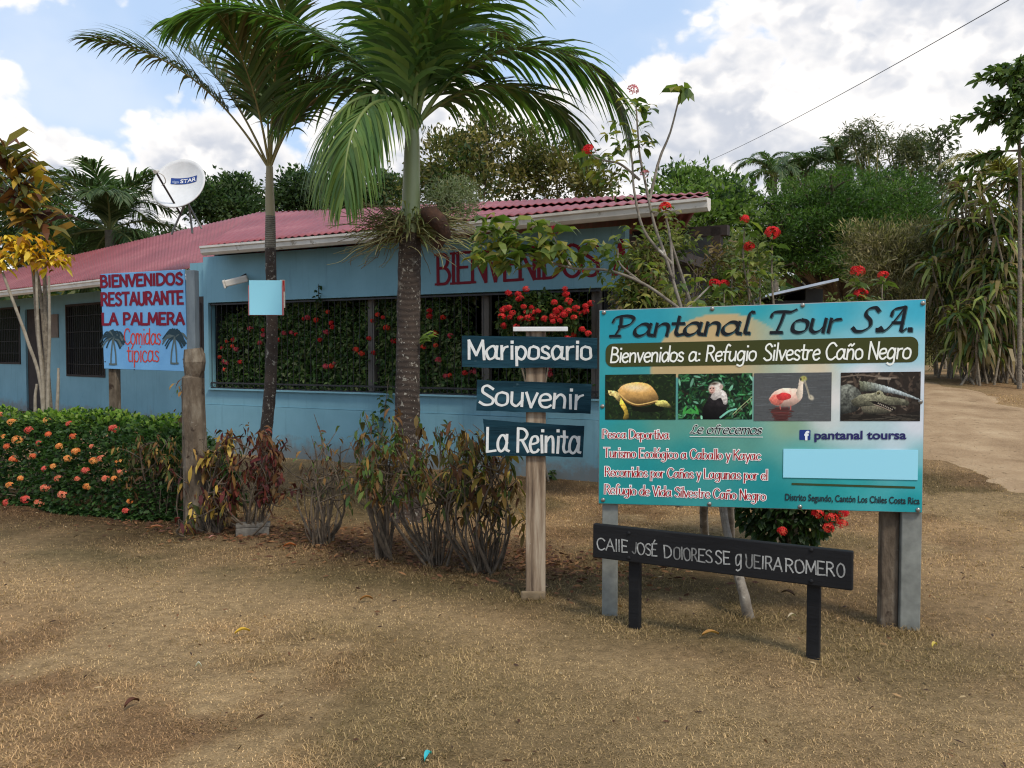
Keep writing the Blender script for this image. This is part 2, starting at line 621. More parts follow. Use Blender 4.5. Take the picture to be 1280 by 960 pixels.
def write(mb, text, p0, p1, cap, w, y, col, kon=1.0, ang=0.0, shear=0.0, serif=0.0, table={}, wob=0.0, space=0.0, grow=0.0, shift=(0, 0), capu=1.45, minw=0.0, xh=1.0):
    """letters along the baseline p0 -> p1 (board x, z), capitals cap high, pen w wide"""
    p0, p1 = np.asarray(p0, float) + shift, np.asarray(p1, float) + shift
    W, strokes = layout(text, table, space, xh)
    d = p1 - p0
    L = np.linalg.norm(d)
    ex = d / L
    ey = np.array([-ex[1], ex[0]])
    sx, sy = L / W, cap / capu
    w = w + grow

    def tr(q):
        q = np.asarray(q, float)
        xx = q[:, 0] * sx + shear * q[:, 1] * sy
        yy = q[:, 1] * sy
        return p0 + xx[:, None] * ex + yy[:, None] * ey
    for k, (kind, q) in enumerate(strokes):
        if wob:
            q = q + rng.normal(size=q.shape) * wob
        if kind == 'd':
            c = tr(q)[0]
            ribbon(mb, np.array([c - ex * w * .55, c, c + ex * w * .55]), w * 1.1, y, 1, 0, col)
            continue
        if kind == 's':
            r = tr(spline(q, 7))
            if not np.allclose(q[0], q[-1]):
                e0, e1 = norm(r[0] - r[1]), norm(r[-1] - r[-2])
                r = np.concatenate([[r[0] + e0 * w * .3], r, [r[-1] + e1 * w * .3]])
            ribbon(mb, r, w, y, kon, ang, col, minw + grow)
        else:
            r = tr(q)
            for i in range(len(r) - 1):
                e = norm(r[i + 1] - r[i])
                a, b = r[i] - e * w * .32, r[i + 1] + e * w * .32
                ribbon(mb, np.array([a, (a + b) / 2, b]), w, y, kon, ang, col, minw + grow)
                if serif and abs(e @ ey) > 0.6:
                    for c, inner in ((r[i], i > 0), (r[i + 1], i < len(r) - 2)):
                        if not inner:
                            s = ex * serif + ex * grow * .5
                            ribbon(mb, np.array([c - s, c, c + s]), max(w * .3, minw) + grow * .6, y, 1, 0, col)


def btext(name, text, mat, parent, p0, p1, cap, y, bold=0.0, shear=0.0, depth=0.0, capu=0.729):
    """a line in the built-in sans, fitted between p0 and p1 on the board, capitals cap high"""
    cu = bpy.data.curves.new(name, 'FONT')
    cu.body = text
    cu.size = 1.0
    cu.offset = bold
    cu.shear = shear
    cu.resolution_u = 4
    tmp = bpy.data.objects.new(name, cu)
    COL.objects.link(tmp)
    dg = bpy.context.evaluated_depsgraph_get()
    dg.update()
    me = bpy.data.meshes.new_from_object(tmp.evaluated_get(dg), depsgraph=dg)
    bpy.data.objects.remove(tmp)
    n = len(me.vertices)
    co = np.empty(n * 3, np.float32)
    me.vertices.foreach_get('co', co)
    co = co.reshape(-1, 3)
    x0, x1 = co[:, 0].min(), co[:, 0].max()
    p0, p1 = np.asarray(p0, float), np.asarray(p1, float)
    d = p1 - p0
    L = np.linalg.norm(d)
    ex = d / L
    ey = np.array([-ex[1], ex[0]])
    q = p0 + ((co[:, :1] - x0) * (L / (x1 - x0))) * ex + (co[:, 1:2] * (cap / capu)) * ey
    out = np.stack([q[:, 0], np.full(n, y), q[:, 1]], 1).astype(np.float32)
    me.vertices.foreach_set('co', out.ravel())
    me.update()
    me.name = name
    me.materials.clear()
    me.materials.append(mat)
    o = bpy.data.objects.new(name, me)
    COL.objects.link(o)
    o.parent = parent
    return o


class Quad:
    """pixel -> board coordinates (x right, z up, metres) through the four corners of a flat board"""

    def __init__(self, tl, tr, br, bl, W, H):
        src = [tl, tr, br, bl]
        dst = [(0, H), (W, H), (W, 0), (0, 0)]
        A, b = [], []
        for (x, y), (u, v) in zip(src, dst):
            A.append([x, y, 1, 0, 0, 0, -u * x, -u * y]); b.append(u)
            A.append([0, 0, 0, x, y, 1, -v * x, -v * y]); b.append(v)
        self.h = np.linalg.solve(np.array(A, float), np.array(b, float))

    def __call__(self, px, py):
        h = self.h
        d = h[6] * px + h[7] * py + 1
        return np.array([(h[0] * px + h[1] * py + h[2]) / d, (h[3] * px + h[4] * py + h[5]) / d])


# ---------------------------------------------------------------- printed pictures: colour carried point by point on a flat sheet
class Paint:
    def __init__(self, w, h, x0, y0, x1, y1):
        self.w, self.h = w, h
        gx, gy = np.meshgrid(np.linspace(x0, x1, w), np.linspace(y0, y1, h))
        self.x, self.y = gx, gy                       # picture's own coordinates, y down
        self.c = np.zeros((h, w, 3))
        self.s = (x1 - x0) / w

    def fill(self, col): self.c[:] = col

    def lay(self, mask, col):
        mask = np.clip(mask, 0, 1)[..., None]
        self.c = self.c * (1 - mask) + np.asarray(col, float) * mask

    def ell(self, cx, cy, rx, ry, col, rot=0, soft=1.0):
        a = R(rot)
        dx, dy = self.x - cx, self.y - cy
        u = (dx * math.cos(a) + dy * math.sin(a)) / rx
        v = (-dx * math.sin(a) + dy * math.cos(a)) / ry
        d = (1 - np.sqrt(u * u + v * v)) * min(rx, ry)
        self.lay(d / (soft * self.s) + 0.5, col)

    def poly(self, pts, col, rough=0):
        pts = np.asarray(pts, float)
        if len(pts) > 3:
            pts = spline(np.concatenate([pts, pts[:1]]), 5)[:-1]
        ins = np.zeros(self.x.shape, bool)
        px = self.x + (rng.normal(size=self.x.shape) * rough if rough else 0)
        j = len(pts) - 1
        for i in range(len(pts)):
            xi, yi = pts[i]
            xj, yj = pts[j]
            c = ((yi > self.y) != (yj > self.y)) & (px < (xj - xi) * (self.y - yi) / (yj - yi + 1e-9) + xi)
            ins ^= c
            j = i
        self.lay(ins.astype(float), col)

    def line(self, pts, w, col):
        pts = spline(pts, 6)
        d = np.full(self.x.shape, 1e9)
        for a, b in zip(pts[:-1], pts[1:]):
            ab = b - a
            t = np.clip(((self.x - a[0]) * ab[0] + (self.y - a[1]) * ab[1]) / (ab @ ab + 1e-9), 0, 1)
            d = np.minimum(d, np.hypot(self.x - a[0] - t * ab[0], self.y - a[1] - t * ab[1]))
        self.lay((w / 2 - d) / self.s + 0.5, col)

    def grain(self, s, amt, seed=0):
        n = fbm(self.x, self.y, s, seed) - 0.5
        self.c = self.c * (1 + n[..., None] * amt)

    def sheet(self, name, x0, x1, z0, z1, y, parent, mat=None):
        xs = np.linspace(x0, x1, self.w)
        zs = np.linspace(z1, z0, self.h)
        gx, gz = np.meshgrid(xs, zs)
        v = np.stack([gx, np.full(gx.shape, y), gz], -1).reshape(-1, 3)
        i = np.arange(self.h * self.w).reshape(self.h, self.w)
        f = np.stack([i[1:, :-1], i[1:, 1:], i[:-1, 1:], i[:-1, :-1]], -1).reshape(-1, 4)
        mb = MB()
        mb.add(v, f, srgb_a(self.c).reshape(-1, 3))
        return mb.build(name, mat or M['print'], parent)


def sheet_quad(mb, pts, y, col, mat=0):
    """flat polygon in the board plane (x, z)"""
    p = np.asarray(pts, float)
    v = np.stack([p[:, 0], np.full(len(p), y), p[:, 1]], 1)
    mb.add(v, np.arange(len(p))[None], col, mat)


def round_rect(x0, x1, z0, z1, r, n=6):
    out = []
    for cx, cz, a0 in ((x1 - r, z0 + r, -90), (x1 - r, z1 - r, 0), (x0 + r, z1 - r, 90), (x0 + r, z0 + r, 180)):
        for k in range(n + 1):
            a = R(a0 + 90 * k / n)
            out.append((cx + r * math.cos(a), cz + r * math.sin(a)))
    return out
# ---------------------------------------------------------------- GROUND
def worn(x, y):
    """0..1: the trodden band that crosses the foreground, and bald spots"""
    x = np.asarray(x, float); y = np.asarray(y, float)
    w = x * .9 + y * .3
    p = np.exp(-((y - 5.05 + 0.55 * (x + .6) + 0.22 * np.sin(x * 1.7)) / 0.62) ** 2)
    p = np.maximum(p, .9 * np.exp(-(((x + 2.9) / 1.3) ** 2 + ((y - 6.2) / 0.75) ** 2)))
    p = np.maximum(p, .8 * np.exp(-(((x - 0.9) / 1.1) ** 2 + ((y - 3.6) / 0.5) ** 2)))
    p = np.maximum(p, .8 * np.exp(-(((x - 3.2) / .9) ** 2 + ((y - 5.2) / 1.6) ** 2)))
    p = np.maximum(p * (.55 + .75 * fbm(x, y, 1.9, 51)), 1.1 * smooth01((fbm(x, y, .9, 63) - .6) / .1))
    p = np.maximum(p, .9 * smooth01((x - .42 * y - .3) / .9) * smooth01((9 - y) / 2) * (.4 + .8 * fbm(x, y, 1.5, 64)))
    return np.clip(p, 0, 1)


def lawn_tone(x, y):
    """colour of the parched lawn: straw, bare brown earth, patches that are still green"""
    x = np.asarray(x, float); y = np.asarray(y, float)
    n1 = fbm(x, y, 0.55, 1)
    n2 = fbm(x, y, 1.7, 5)
    n3 = fbm(x, y, 0.28, 9)
    straw = srgb(194, 158, 114); brown = srgb(136, 102, 71); green = srgb(108, 102, 66); earth = srgb(108, 79, 56)
    pale = worn(x, y)
    bed = np.exp(-((y - (7.1 - 0.42 * (x + 0.8))) / 0.55) ** 2) * smooth01((0.6 - x) / 0.5)
    gr = smooth01((n1 - 0.47) / 0.2) * 0.55 * (1 - 0.7 * pale)
    gr = np.maximum(gr, 0.6 * np.exp(-((y - (6.0 - 0.35 * (x + 0.8))) / 0.45) ** 2) * smooth01((0.7 - x) / 0.5) * smooth01((n2 - 0.3) / 0.3))
    br = smooth01((n2 - 0.42) / 0.25)
    c = straw[None] * np.ones(x.shape + (1,)) if x.ndim else straw
    c = c * (1 - (0.65 * br * (1 - 0.6 * pale))[..., None]) + brown * (0.65 * br * (1 - 0.6 * pale))[..., None]
    c = c * (1 - pale[..., None] * .75) + srgb(200, 169, 124) * pale[..., None] * .75
    c = c * (1 - gr[..., None]) + green * gr[..., None]
    c = c * (1 - 0.7 * bed[..., None]) + earth * 0.7 * bed[..., None]
    c = c * (0.62 + 0.76 * n3)[..., None] * (0.8 + .4 * fbm(x, y, 3.2, 14))[..., None]
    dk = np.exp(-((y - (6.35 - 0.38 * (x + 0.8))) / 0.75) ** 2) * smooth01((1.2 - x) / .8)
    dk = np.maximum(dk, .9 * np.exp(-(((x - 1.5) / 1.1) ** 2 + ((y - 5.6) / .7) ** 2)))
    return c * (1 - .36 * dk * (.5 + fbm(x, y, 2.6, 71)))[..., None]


def axis(parts):
    out = []
    for a, b, s in parts:
        out.append(np.arange(a, b - 1e-6, s))
    return np.unique(np.round(np.concatenate(out), 4))


gx = axis([(-400, -60, 40), (-60, -20, 4), (-20, -8, 1), (-8, 8, 0.14), (8, 26, 0.5), (26, 60, 4), (60, 401, 40)])
gy = axis([(-60, 0, 10), (0, 2, 0.5), (2, 13, 0.14), (13, 30, 0.5), (30, 80, 5), (80, 601, 40)])
XX, YY = np.meshgrid(gx, gy)
mb = MB()
i = np.arange(XX.size).reshape(XX.shape)
f = np.stack([i[:-1, :-1], i[:-1, 1:], i[1:, 1:], i[1:, :-1]], -1).reshape(-1, 4)
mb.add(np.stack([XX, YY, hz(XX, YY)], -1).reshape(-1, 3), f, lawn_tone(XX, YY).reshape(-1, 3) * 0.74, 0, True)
m, t, b = new_mat('parched_lawn')
a = t.nodes.new('ShaderNodeAttribute'); a.attribute_name = 'tint'
c = _mix(t, 1.0, a.outputs['Color'], _ramp(t, _noise(t, 14, 6, 0.7), [(0.3, 0.55), (0.7, 1.2)]), 'MULTIPLY')
c = _mix(t, 1.0, c, _ramp(t, _noise(t, 90, 4, 0.7), [(0.3, 0.6), (0.7, 1.2)]), 'MULTIPLY')
t.links.new(c, b.inputs['Base Color'])
b.inputs['Roughness'].default_value = 0.95
b.inputs['Specular IOR Level'].default_value = 0.1
_bump(t, b, _noise(t, 60, 6, 0.7), 0.8, 0.03)
tag(mb.build('ground', m), kind='structure')

# dirt road: comes from the right, bends away behind the boards
ctr = np.array([G(px, py)[:2] for px, py in ((1620, 640), (1440, 592), (1300, 557), (1200, 530), (1120, 512), (1040, 500), (960, 492))])
ctr = spline(ctr, 10)
tt = norm(np.gradient(ctr, axis=0)); nn = np.stack([-tt[:, 1], tt[:, 0]], 1)
K = 14
mb = MB()
rows = []
half = np.linspace(2.0, 2.3, len(ctr))
for k in range(K + 1):
    s = (k / K - 0.5) * 2
    edge = (abs(s) > .3) * s * (1.3 * (fbm(ctr[:, 0], ctr[:, 1] + 7 * np.sign(s), 1.1, 91) - .5) + .25 * (rng.random(len(ctr)) - .5) * (abs(s) > .98))
    q = ctr + nn * (s * half + edge)[:, None]
    z = hz(q[:, 0], q[:, 1]) + 0.03 - 0.05 * (abs(s) > 0.98) - 0.02 * np.exp(-((abs(s) - 0.45) / 0.12) ** 2)
    rows.append(np.column_stack([q, z]))
rows = np.array(rows)
i = np.arange(rows.shape[0] * rows.shape[1]).reshape(rows.shape[:2])
mb.add(rows.reshape(-1, 3), np.stack([i[:-1, :-1], i[:-1, 1:], i[1:, 1:], i[1:, :-1]], -1).reshape(-1, 4), (1, 1, 1), 0, True)
m = mat_noise('dirt', [(0.25, srgb(132, 107, 80)), (0.5, srgb(166, 139, 107)), (0.75, srgb(190, 164, 130))], 1.3, 0.95, bump=0.9, bscale=22, spots=[(9, 0.6, srgb(122, 102, 76)), (40, .68, srgb(206, 190, 164))], spec=0.1, bdist=0.03)
tag(mb.build('dirt_road', m), kind='structure')

# grass: single blades, thinning out with distance
def grass():
    n = 520000
    u = rng.random(n)
    y0, y1 = 2.9, 17.0
    Y = y0 * (y1 / y0) ** (u ** 0.92)
    X = (rng.random(n) * 2 - 1) * (0.64 * Y + 1.2)
    hx = hz(X, Y)
    # nothing inside the house, thin on the road and on the worn places
    wl = (X + 4.84) * 0.481 + (Y - 13.9) * 0.877
    keep = ~((wl > -0.02) & (X < 1.6) & (X > -7))
    d = np.full(n, 9.0)
    for k in range(0, len(ctr), 3):
        d = np.minimum(d, np.hypot(X - ctr[k, 0], Y - ctr[k, 1]))
    keep &= (d > 1.5 + 1.3 * fbm(X, Y, 1.6, 77) * rng.random(n)) | (rng.random(n) < 0.06)
    keep &= rng.random(n) > .3 * worn(X, Y)
    keep &= fbm(X, Y, 1.3, 21) + 0.35 * fbm(X, Y, 6, 4) > 0.30 + 0.40 * rng.random(n)
    X, Y, hx = X[keep], Y[keep], hx[keep]
    # longer untrimmed tufts round the feet of posts and stems
    feet = [G(*p)[:2] for p in ((762, 772), (1138, 792), (1117, 790), (791, 789), (1015, 828), (668, 748), (245, 665), (938, 774), (310, 670), (400, 684), (482, 700), (545, 710), (607, 718), (508, 656), (334, 634))]
    tx, ty = [], []
    for fx, fy in feet:
        m_ = 230; a_ = rng.uniform(0, 2 * math.pi, m_); r_ = .05 + np.abs(rng.normal(size=m_)) * .09
        tx.append(fx + np.cos(a_) * r_); ty.append(fy + np.sin(a_) * r_)
    n0 = len(X)
    X = np.concatenate([X] + tx); Y = np.concatenate([Y] + ty); hx = hz(X, Y)
    tall = np.ones(len(X)); tall[n0:] = 2.4
    n = len(X)
    L = tall * rng.uniform(0.010, 0.027, n) * (1 + 0.05 * Y) * (.7 + .6 * fbm(X, Y, 2.2, 41)) * (1 - .35 * worn(X, Y)) * (.55 + .95 * fbm(X, Y, 6.5, 43))
    w = rng.uniform(0.0008, 0.0016, n) * (1 + 0.13 * Y)
    a = rng.uniform(0, 2 * math.pi, n)
    lean = rng.uniform(0.75, 1.85, n)
    dx, dy = np.cos(a), np.sin(a)
    base = np.stack([X, Y, hx - 0.003], 1)
    d1 = np.stack([dx * np.sin(lean * .6), dy * np.sin(lean * .6), np.cos(lean * .6)], 1)
    d2 = np.stack([dx * np.sin(lean * 1.15), dy * np.sin(lean * 1.15), np.cos(lean * 1.15)], 1)
    sd_ = np.stack([-dy, dx, np.zeros(n)], 1) * w[:, None]
    mid = base + d1 * (L * .5)[:, None]
    tip = mid + d2 * (L * .55)[:, None]
    tip[:, 2] = np.maximum(tip[:, 2], hx + 0.003)
    v = np.stack([base - sd_, base + sd_, mid + sd_ * .8, mid - sd_ * .8, tip], 1)
    k = np.arange(n)[:, None] * 5
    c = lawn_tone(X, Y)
    c = c * rng.uniform(0.5, 1.5, n)[:, None]
    pal = rng.random(n)
    c = np.where((pal < 0.13)[:, None], c * 0.6 + srgb(196, 164, 122) * 0.4, c)
    c = np.where((pal > 0.93)[:, None], c * 0.5 + srgb(92, 92, 50) * 0.5, c)
    mb = MB()
    cc = np.repeat(c, 5, 0)
    mb.add(v.reshape(-1, 3), k + np.array([0, 1, 2, 3]), cc)
    mb.v.append(np.zeros((0, 3))); mb.c.append(np.zeros((0, 3)))
    mb.f.append((k + np.array([3, 2, 4]), 0, False))
    tag(mb.build('grass', M['blade']), kind='stuff')


grass()

# ---------------------------------------------------------------- THE RESTAURANT
HO = np.array([-4.84, 13.9, 0.0])
HA = math.atan2(-0.481, 0.877)
HX = np.array([0.877, -0.481, 0]); HY = np.array([0.481, 0.877, 0])


def H(px, py, depth=0.0):
    """pixel -> house coordinates on the plane 'depth' behind the street wall"""
    p = hplane(px, py, HO + HY * depth, HY) - HO
    return np.array([p @ HX, p @ HY, p[2]])


def toH(p):
    p = np.asarray(p, float) - HO
    return np.stack([p @ HX, p @ HY, p[..., 2]], -1)


house = thing('restaurant_building', 'low blue walled restaurant with red corrugated roof and a long barred window', 'building', HO, HA)
blue = [(0.3, srgb(110, 154, 168)), (0.7, srgb(126, 172, 186))]
m_wall = mat_noise('blue_painted_wall', blue, 1.2, 0.75, bump=0.12, bscale=40, spots=[(2.6, 0.68, srgb(92, 142, 160)), (9, 0.72, srgb(128, 178, 194))])
def weather(m):
    t = m.node_tree; b = t.nodes['Principled BSDF']
    src = b.inputs['Base Color'].links[0].from_socket
    tcn = t.nodes.new('ShaderNodeTexCoord'); sx = t.nodes.new('ShaderNodeSeparateXYZ'); t.links.new(tcn.outputs['Object'], sx.inputs[0])
    mr = t.nodes.new('ShaderNodeMapRange'); t.links.new(sx.outputs[2], mr.inputs[0])
    for i_, x_ in zip((1, 2, 3, 4), (0.02, .5, .62, 0.0)): mr.inputs[i_].default_value = x_
    ad = t.nodes.new('ShaderNodeMath'); ad.operation = 'ADD'
    t.links.new(mr.outputs[0], ad.inputs[0]); t.links.new(_noise(t, 5, 6, .7), ad.inputs[1])
    c = _mix(t, _ramp(t, ad.outputs[0], [(.74, 0.0), (1.05, .6)]), src, srgb(128, 104, 84))       # mud splash
    c = _mix(t, _ramp(t, _noise(t, 7, 5, .7, stretch=(1.6, 1.6, .12)), [(.55, 0.0), (.78, .6)]), c, srgb(84, 126, 138))   # rain streaks
    c = _mix(t, _ramp(t, _noise(t, 3.2, 7, .75), [(.66, 0.0), (.72, .5)]), c, srgb(150, 176, 186))                      # chalky wear
    t.links.new(c, b.inputs['Base Color'])


weather(m_wall)
m_dark = mat_noise('dark_timber', [(0.3, srgb(36, 30, 28)), (0.7, srgb(58, 48, 42))], 6, 0.8, bump=0.3)
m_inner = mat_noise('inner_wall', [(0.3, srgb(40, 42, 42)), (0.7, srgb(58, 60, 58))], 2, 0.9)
m_iron = mat_noise('painted_iron', [(0.3, srgb(34, 34, 36)), (0.7, srgb(56, 55, 55))], 20, 0.55, 0.3)
m_white = mat_noise('white_gutter', [(0.3, srgb(196, 190, 178)), (0.7, srgb(224, 218, 208))], 3, 0.5, bump=0.05, spots=[(5, 0.62, srgb(150, 138, 120))])
m_roof, t, b = new_mat('red_corrugated_sheet')
c = _ramp(t, _noise(t, 0.9, 6, 0.6), [(0.3, srgb(122, 52, 52)), (0.55, srgb(142, 66, 66)), (0.8, srgb(162, 94, 90))])
c = _mix(t, _ramp(t, _noise(t, 4, 6, 0.7, stretch=(1, 0.15, 1)), [(0.55, 0.0), (0.75, 0.55)]), c, srgb(92, 54, 50))
c = _mix(t, _ramp(t, _noise(t, 2.2, 7, .7), [(.6, 0.0), (.75, .5)]), c, srgb(168, 116, 110))
t.links.new(c, b.inputs['Base Color'])
b.inputs['Roughness'].default_value = 0.55
m_glass = mat_noise('dark_window', [(0.3, srgb(20, 24, 28)), (0.7, srgb(34, 38, 42))], 3, 0.15)

xL, xR = -0.12, float(H(781, 330)[0])
zS, zT, zE = 1.0, 2.39, 3.12
xw1 = xR - 0.06
mb = MB()
box(mb, xL, xR, -0.02, 0.16, 0, 0.76)
box(mb, xL, xR, 0.0, 0.14, 0.765, zS)
box(mb, xL, xL + 0.10, 0.0, 0.14, zS, zT)
box(mb, xw1, xR, 0.0, 0.14, zS, zT)
box(mb, xL, xR, 0.0, 0.14, zT, zE)
box(mb, xL - 0.42, xL, 0.10, 0.24, 0, 3.05)
box(mb, xR - .14, xR, 0.145, 5.2, 0, 1.0)                # right side wall, low
house_wall = mb.build('street_wall', m_wall, house)
mb = MB()
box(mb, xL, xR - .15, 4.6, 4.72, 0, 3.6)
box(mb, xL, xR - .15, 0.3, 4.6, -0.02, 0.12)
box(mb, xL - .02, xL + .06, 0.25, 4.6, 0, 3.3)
box(mb, xR - .4, xR - .3, 0.3, 4.6, 0.121, 2.94)  # closing wall added to keep porch light out, so the room stays dark
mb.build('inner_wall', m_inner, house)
# ceiling boards over the dining room
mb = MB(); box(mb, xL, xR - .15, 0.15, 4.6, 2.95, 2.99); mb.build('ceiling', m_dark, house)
# posts inside the long window
for px in (461, 604, 742):
    q = H(px, 440, 0.12)
    mb = MB(); box(mb, q[0] - .055, q[0] + .055, 0.17, 0.26, zS + .01, zT - .01)
    mb.build('window_post', mat_noise('grey_timber', [(0.3, srgb(74, 70, 66)), (0.7, srgb(112, 106, 98))], 9, 0.85, stretch=(1, 1, .2)), house)
# iron grille: bars, rails, zigzag strip over the sill
mb = MB()
xa, xb = xL + 0.11, xw1 - 0.01
for x in np.arange(xa + .02, xb, 0.115):
    tube(mb, [(x, 0.04, zS + .02), (x, 0.04, zT)], 0.0045, 5)
for z in (zS + .03, zS + .11, zT - .03):
    box(mb, xa, xb, 0.027, 0.053, z - .012, z + .012)
zz = np.arange(xa, xb, 0.0575)
tube(mb, [(x, 0.022, zS + (.035 if k % 2 else .105)) for k, x in enumerate(zz)], 0.005, 4)
mb.build('window_grille', m_iron, house)
mb = MB(); box(mb, xL + .10, xw1, -0.05, 0.16, zS + .001, zS + .022)
mb.build('window_sill', m_wall, house)
mb = MB(); box(mb, xL - .42, xL - .06, .055, .098, 0.9, 2.5); box(mb, xL - .36, xL - .12, .04, .06, 0.95, 2.4)
mb.build('side_door', m_dark, house)

# the street roof: corrugated sheets laid from ridge to eave (house coordinates)
def corrugated(eL, eR, rR, rL, name, wave=0.13, amp=0.011, rag=0.03):
    eL, eR, rR, rL = [np.asarray(v, float) for v in (eL, eR, rR, rL)]
    L = np.linalg.norm(eR - eL)
    n = int(L / wave) * 6
    mrows = 16
    u = np.linspace(0, 1, n + 1)
    vv = np.linspace(0, 1, mrows + 1)
    lo = eL + (eR - eL) * u[:, None]
    hi = rL + (rR - rL) * u[:, None]
    V = lo[None] * (1 - vv[:, None, None]) + hi[None] * vv[:, None, None]
    V[..., 2] += amp * np.sin(u * L / wave * 2 * math.pi)[None] + 0.008 * np.sin(vv * 9)[:, None]
    rg = np.repeat(rng.random(n // 36 + 2), 36)[:n + 1] * rag
    V[0] -= norm(hi - lo) * rg[:, None]
    mb = MB()
    i = np.arange(V.shape[0] * V.shape[1]).reshape(V.shape[:2])
    mb.add(V.reshape(-1, 3), np.stack([i[:-1, :-1], i[:-1, 1:], i[1:, 1:], i[1:, :-1]], -1).reshape(-1, 4), (1, 1, 1), 0, True)
    o = mb.build(name, m_roof, house)
    s = o.modifiers.new('thickness', 'SOLIDIFY'); s.thickness = 0.006
    return o


eL, eR = toH(P(258, 310, 13.45)), toH(P(886, 250, 9.25))
rR, rL = toH(P(884, 243, 13.4)), toH(P(322, 266, 18.6))
eL[2] = eR[2] = 3.25
corrugated(eL, eR, rR, rL, 'roof')
bR, bL = rR + np.array([-2.6, 4.5, -1.0]), rL + np.array([0, 4.5, -1.2])
corrugated(bL, bR, rR, rL, 'roof')
# a second, lapped course of sheets near the ridge
lap = lambda a, b_, k: a * (1 - k) + b_ * k + np.array([0, 0, 0.028])
sd = lambda a, b_, k: a * (1 - k) + b_ * k
corrugated(sd(lap(eL, rL, .52), lap(eR, rR, .5), .42), lap(eR, rR, .5), rR + np.array([0, 0, .028]), sd(rL, rR, .42) + np.array([0, 0, .028]), 'roof', rag=0.12)
# timber post and beam of the open porch at the right end
mb = MB(); box(mb, xR + .9, xR + 1.02, .5, .62, 0, 3.1); mb.build('porch_post', m_dark, house)
mb = MB(); box(mb, xR - .1, xR + 1.1, .5, .62, 3.0, 3.12); box(mb, xR - .16, xR - .02, .15, 4.6, 2.9, 3.05); mb.build('porch_beam', m_dark, house)

# gutter along the street eave
def gutter(a, b_, name, r=0.075, drop=0.02):
    a, b_ = np.asarray(a, float), np.asarray(b_, float)
    d = norm(b_ - a); out = norm(np.array([d[1], -d[0], 0]))
    if out[1] > 0: out = -out
    prof = [(0.0, 0.0), (0.0, -0.11), (0.03, -0.135), (0.075, -0.135), (0.11, -0.10), (0.115, -0.045), (0.135, -0.03), (0.135, 0.0), (0.118, 0.0), (0.118, -0.02)]
    rows = []
    for s in np.linspace(0, 1, 25):
        p = a + (b_ - a) * s
        p = p + np.array([0, 0, -0.02 * math.sin(s * 3.1)])
        rows.append([p + out * x + np.array([0, 0, z]) for x, z in prof])
    V = np.array(rows)
    i = np.arange(V.shape[0] * V.shape[1]).reshape(V.shape[:2])
    mb = MB()
    mb.add(V.reshape(-1, 3), np.stack([i[:-1, :-1], i[1:, :-1], i[1:, 1:], i[:-1, 1:]], -1).reshape(-1, 4))
    for k, rv in ((0, False), (-1, True)):
        q = V[k][:8]
        mb.add(q, (np.arange(8)[::-1] if rv else np.arange(8))[None])
    o = mb.build(name, m_white, house)
    s = o.modifiers.new('thickness', 'SOLIDIFY'); s.thickness = 0.004
    return o


gutter(eL + np.array([0, 0, -.03]), eR + np.array([0.02, 0, -.03]), 'gutter')
# rafters and fascia under the open eave
mb = MB()
d_e = eR - eL
for s in np.linspace(0.02, 0.99, 12):
    p = eL + d_e * s
    q = rL + (rR - rL) * s
    for a_, b_ in ((p, q),):
        v = a_ + (b_ - a_) * 0.02; w_ = a_ + (b_ - a_) * 0.5
        tube(mb, [v + (0, 0, -.09), w_ + (0, 0, -.09)], 0.045, 4)
mb.build('rafter', m_dark, house)

# painted words on the band over the window
mb = MB()
a0, a1 = H(546, 355.5), H(750, 344)
write(mb, 'BIENVENIDOS', (a0[0], a0[2]), (a1[0], a1[2]), .40, .05, -0.006, srgb(122, 24, 40), 0.75, 0.0, serif=.055, minw=.03)
a2 = H(768, 343)
write(mb, 'A', (a2[0], a2[2]), (a2[0] + .17, a2[2]), .40, .06, -0.006, srgb(132, 24, 42), 0.75, 0.0, serif=.04, minw=.03)
mb.build('lettering', M['paint'], house)

# flood lamp under the eave at the left corner
q = toH(P(296, 351, 13.3))
mb = MB()
Mt = Matrix.Translation(Vector(q)) @ Matrix.Rotation(R(-18), 4, 'Y') @ Matrix.Rotation(R(35), 4, 'Z') @ Matrix.Rotation(R(20), 4, 'X')
box(mb, -.17, .17, -.08, .08, -.05, .05, M=Mt); box(mb, -.2, -.17, -.1, .1, -.07, .06, M=Mt)
fl = mb.build('lamp_box', m_white, house); bevel(fl, .015)
mb = MB()
tube(mb, [(q[0], q[1] + .05, q[2] + .05), (q[0] - .05, q[1] + .3, q[2] + .15), (q[0] - .05, q[1] + .6, q[2] + .16)], .015, 6)
mb.build('lamp_bracket', m_dark, fl)

# left wing, set back and turned a little away
E1 = np.array([-4.35, 14.4, 3.1]); E0 = np.array([-16.1, 24.2, 3.1])
wd = norm(E0 - E1); wn = np.array([0.642, 0.767, 0])
apex, endr = P(325, 265, 19.2), P(-130, 370, 30)
corrugated(toH(E0), toH(E1), toH(apex), toH(endr), 'roof', .11, .008)
e2 = toH(E1 + np.array([3.5, 3.0, 0]))
corrugated(toH(E1), e2, toH(P(430, 275, 19.5)), toH(apex), 'roof', .11, .008)
gutter(toH(E0 + np.array([0, 0, -.02])), toH(E1 + wd * 2.55 + np.array([0, 0, -.02])), 'gutter')
WO = E1 + wn * 1.35


def Wp(px, py, dep=0.0):
    p = hplane(px, py, WO + wn * dep, wn)
    return p


def wing_box(mb, t0, t1, d0, d1, z0, z1):
    pts = []
    for z in (z0, z1):
        for t_, d_ in ((t0, d0), (t1, d0), (t1, d1), (t0, d1)):
            p = WO + wd * t_ + wn * d_
            pts.append([p[0], p[1], z])
    mb.add(toH(np.array(pts)), BOXF)


def wt(px): return float((Wp(px, 430) - WO) @ wd)


def wz(px, py): return float(Wp(px, py)[2])


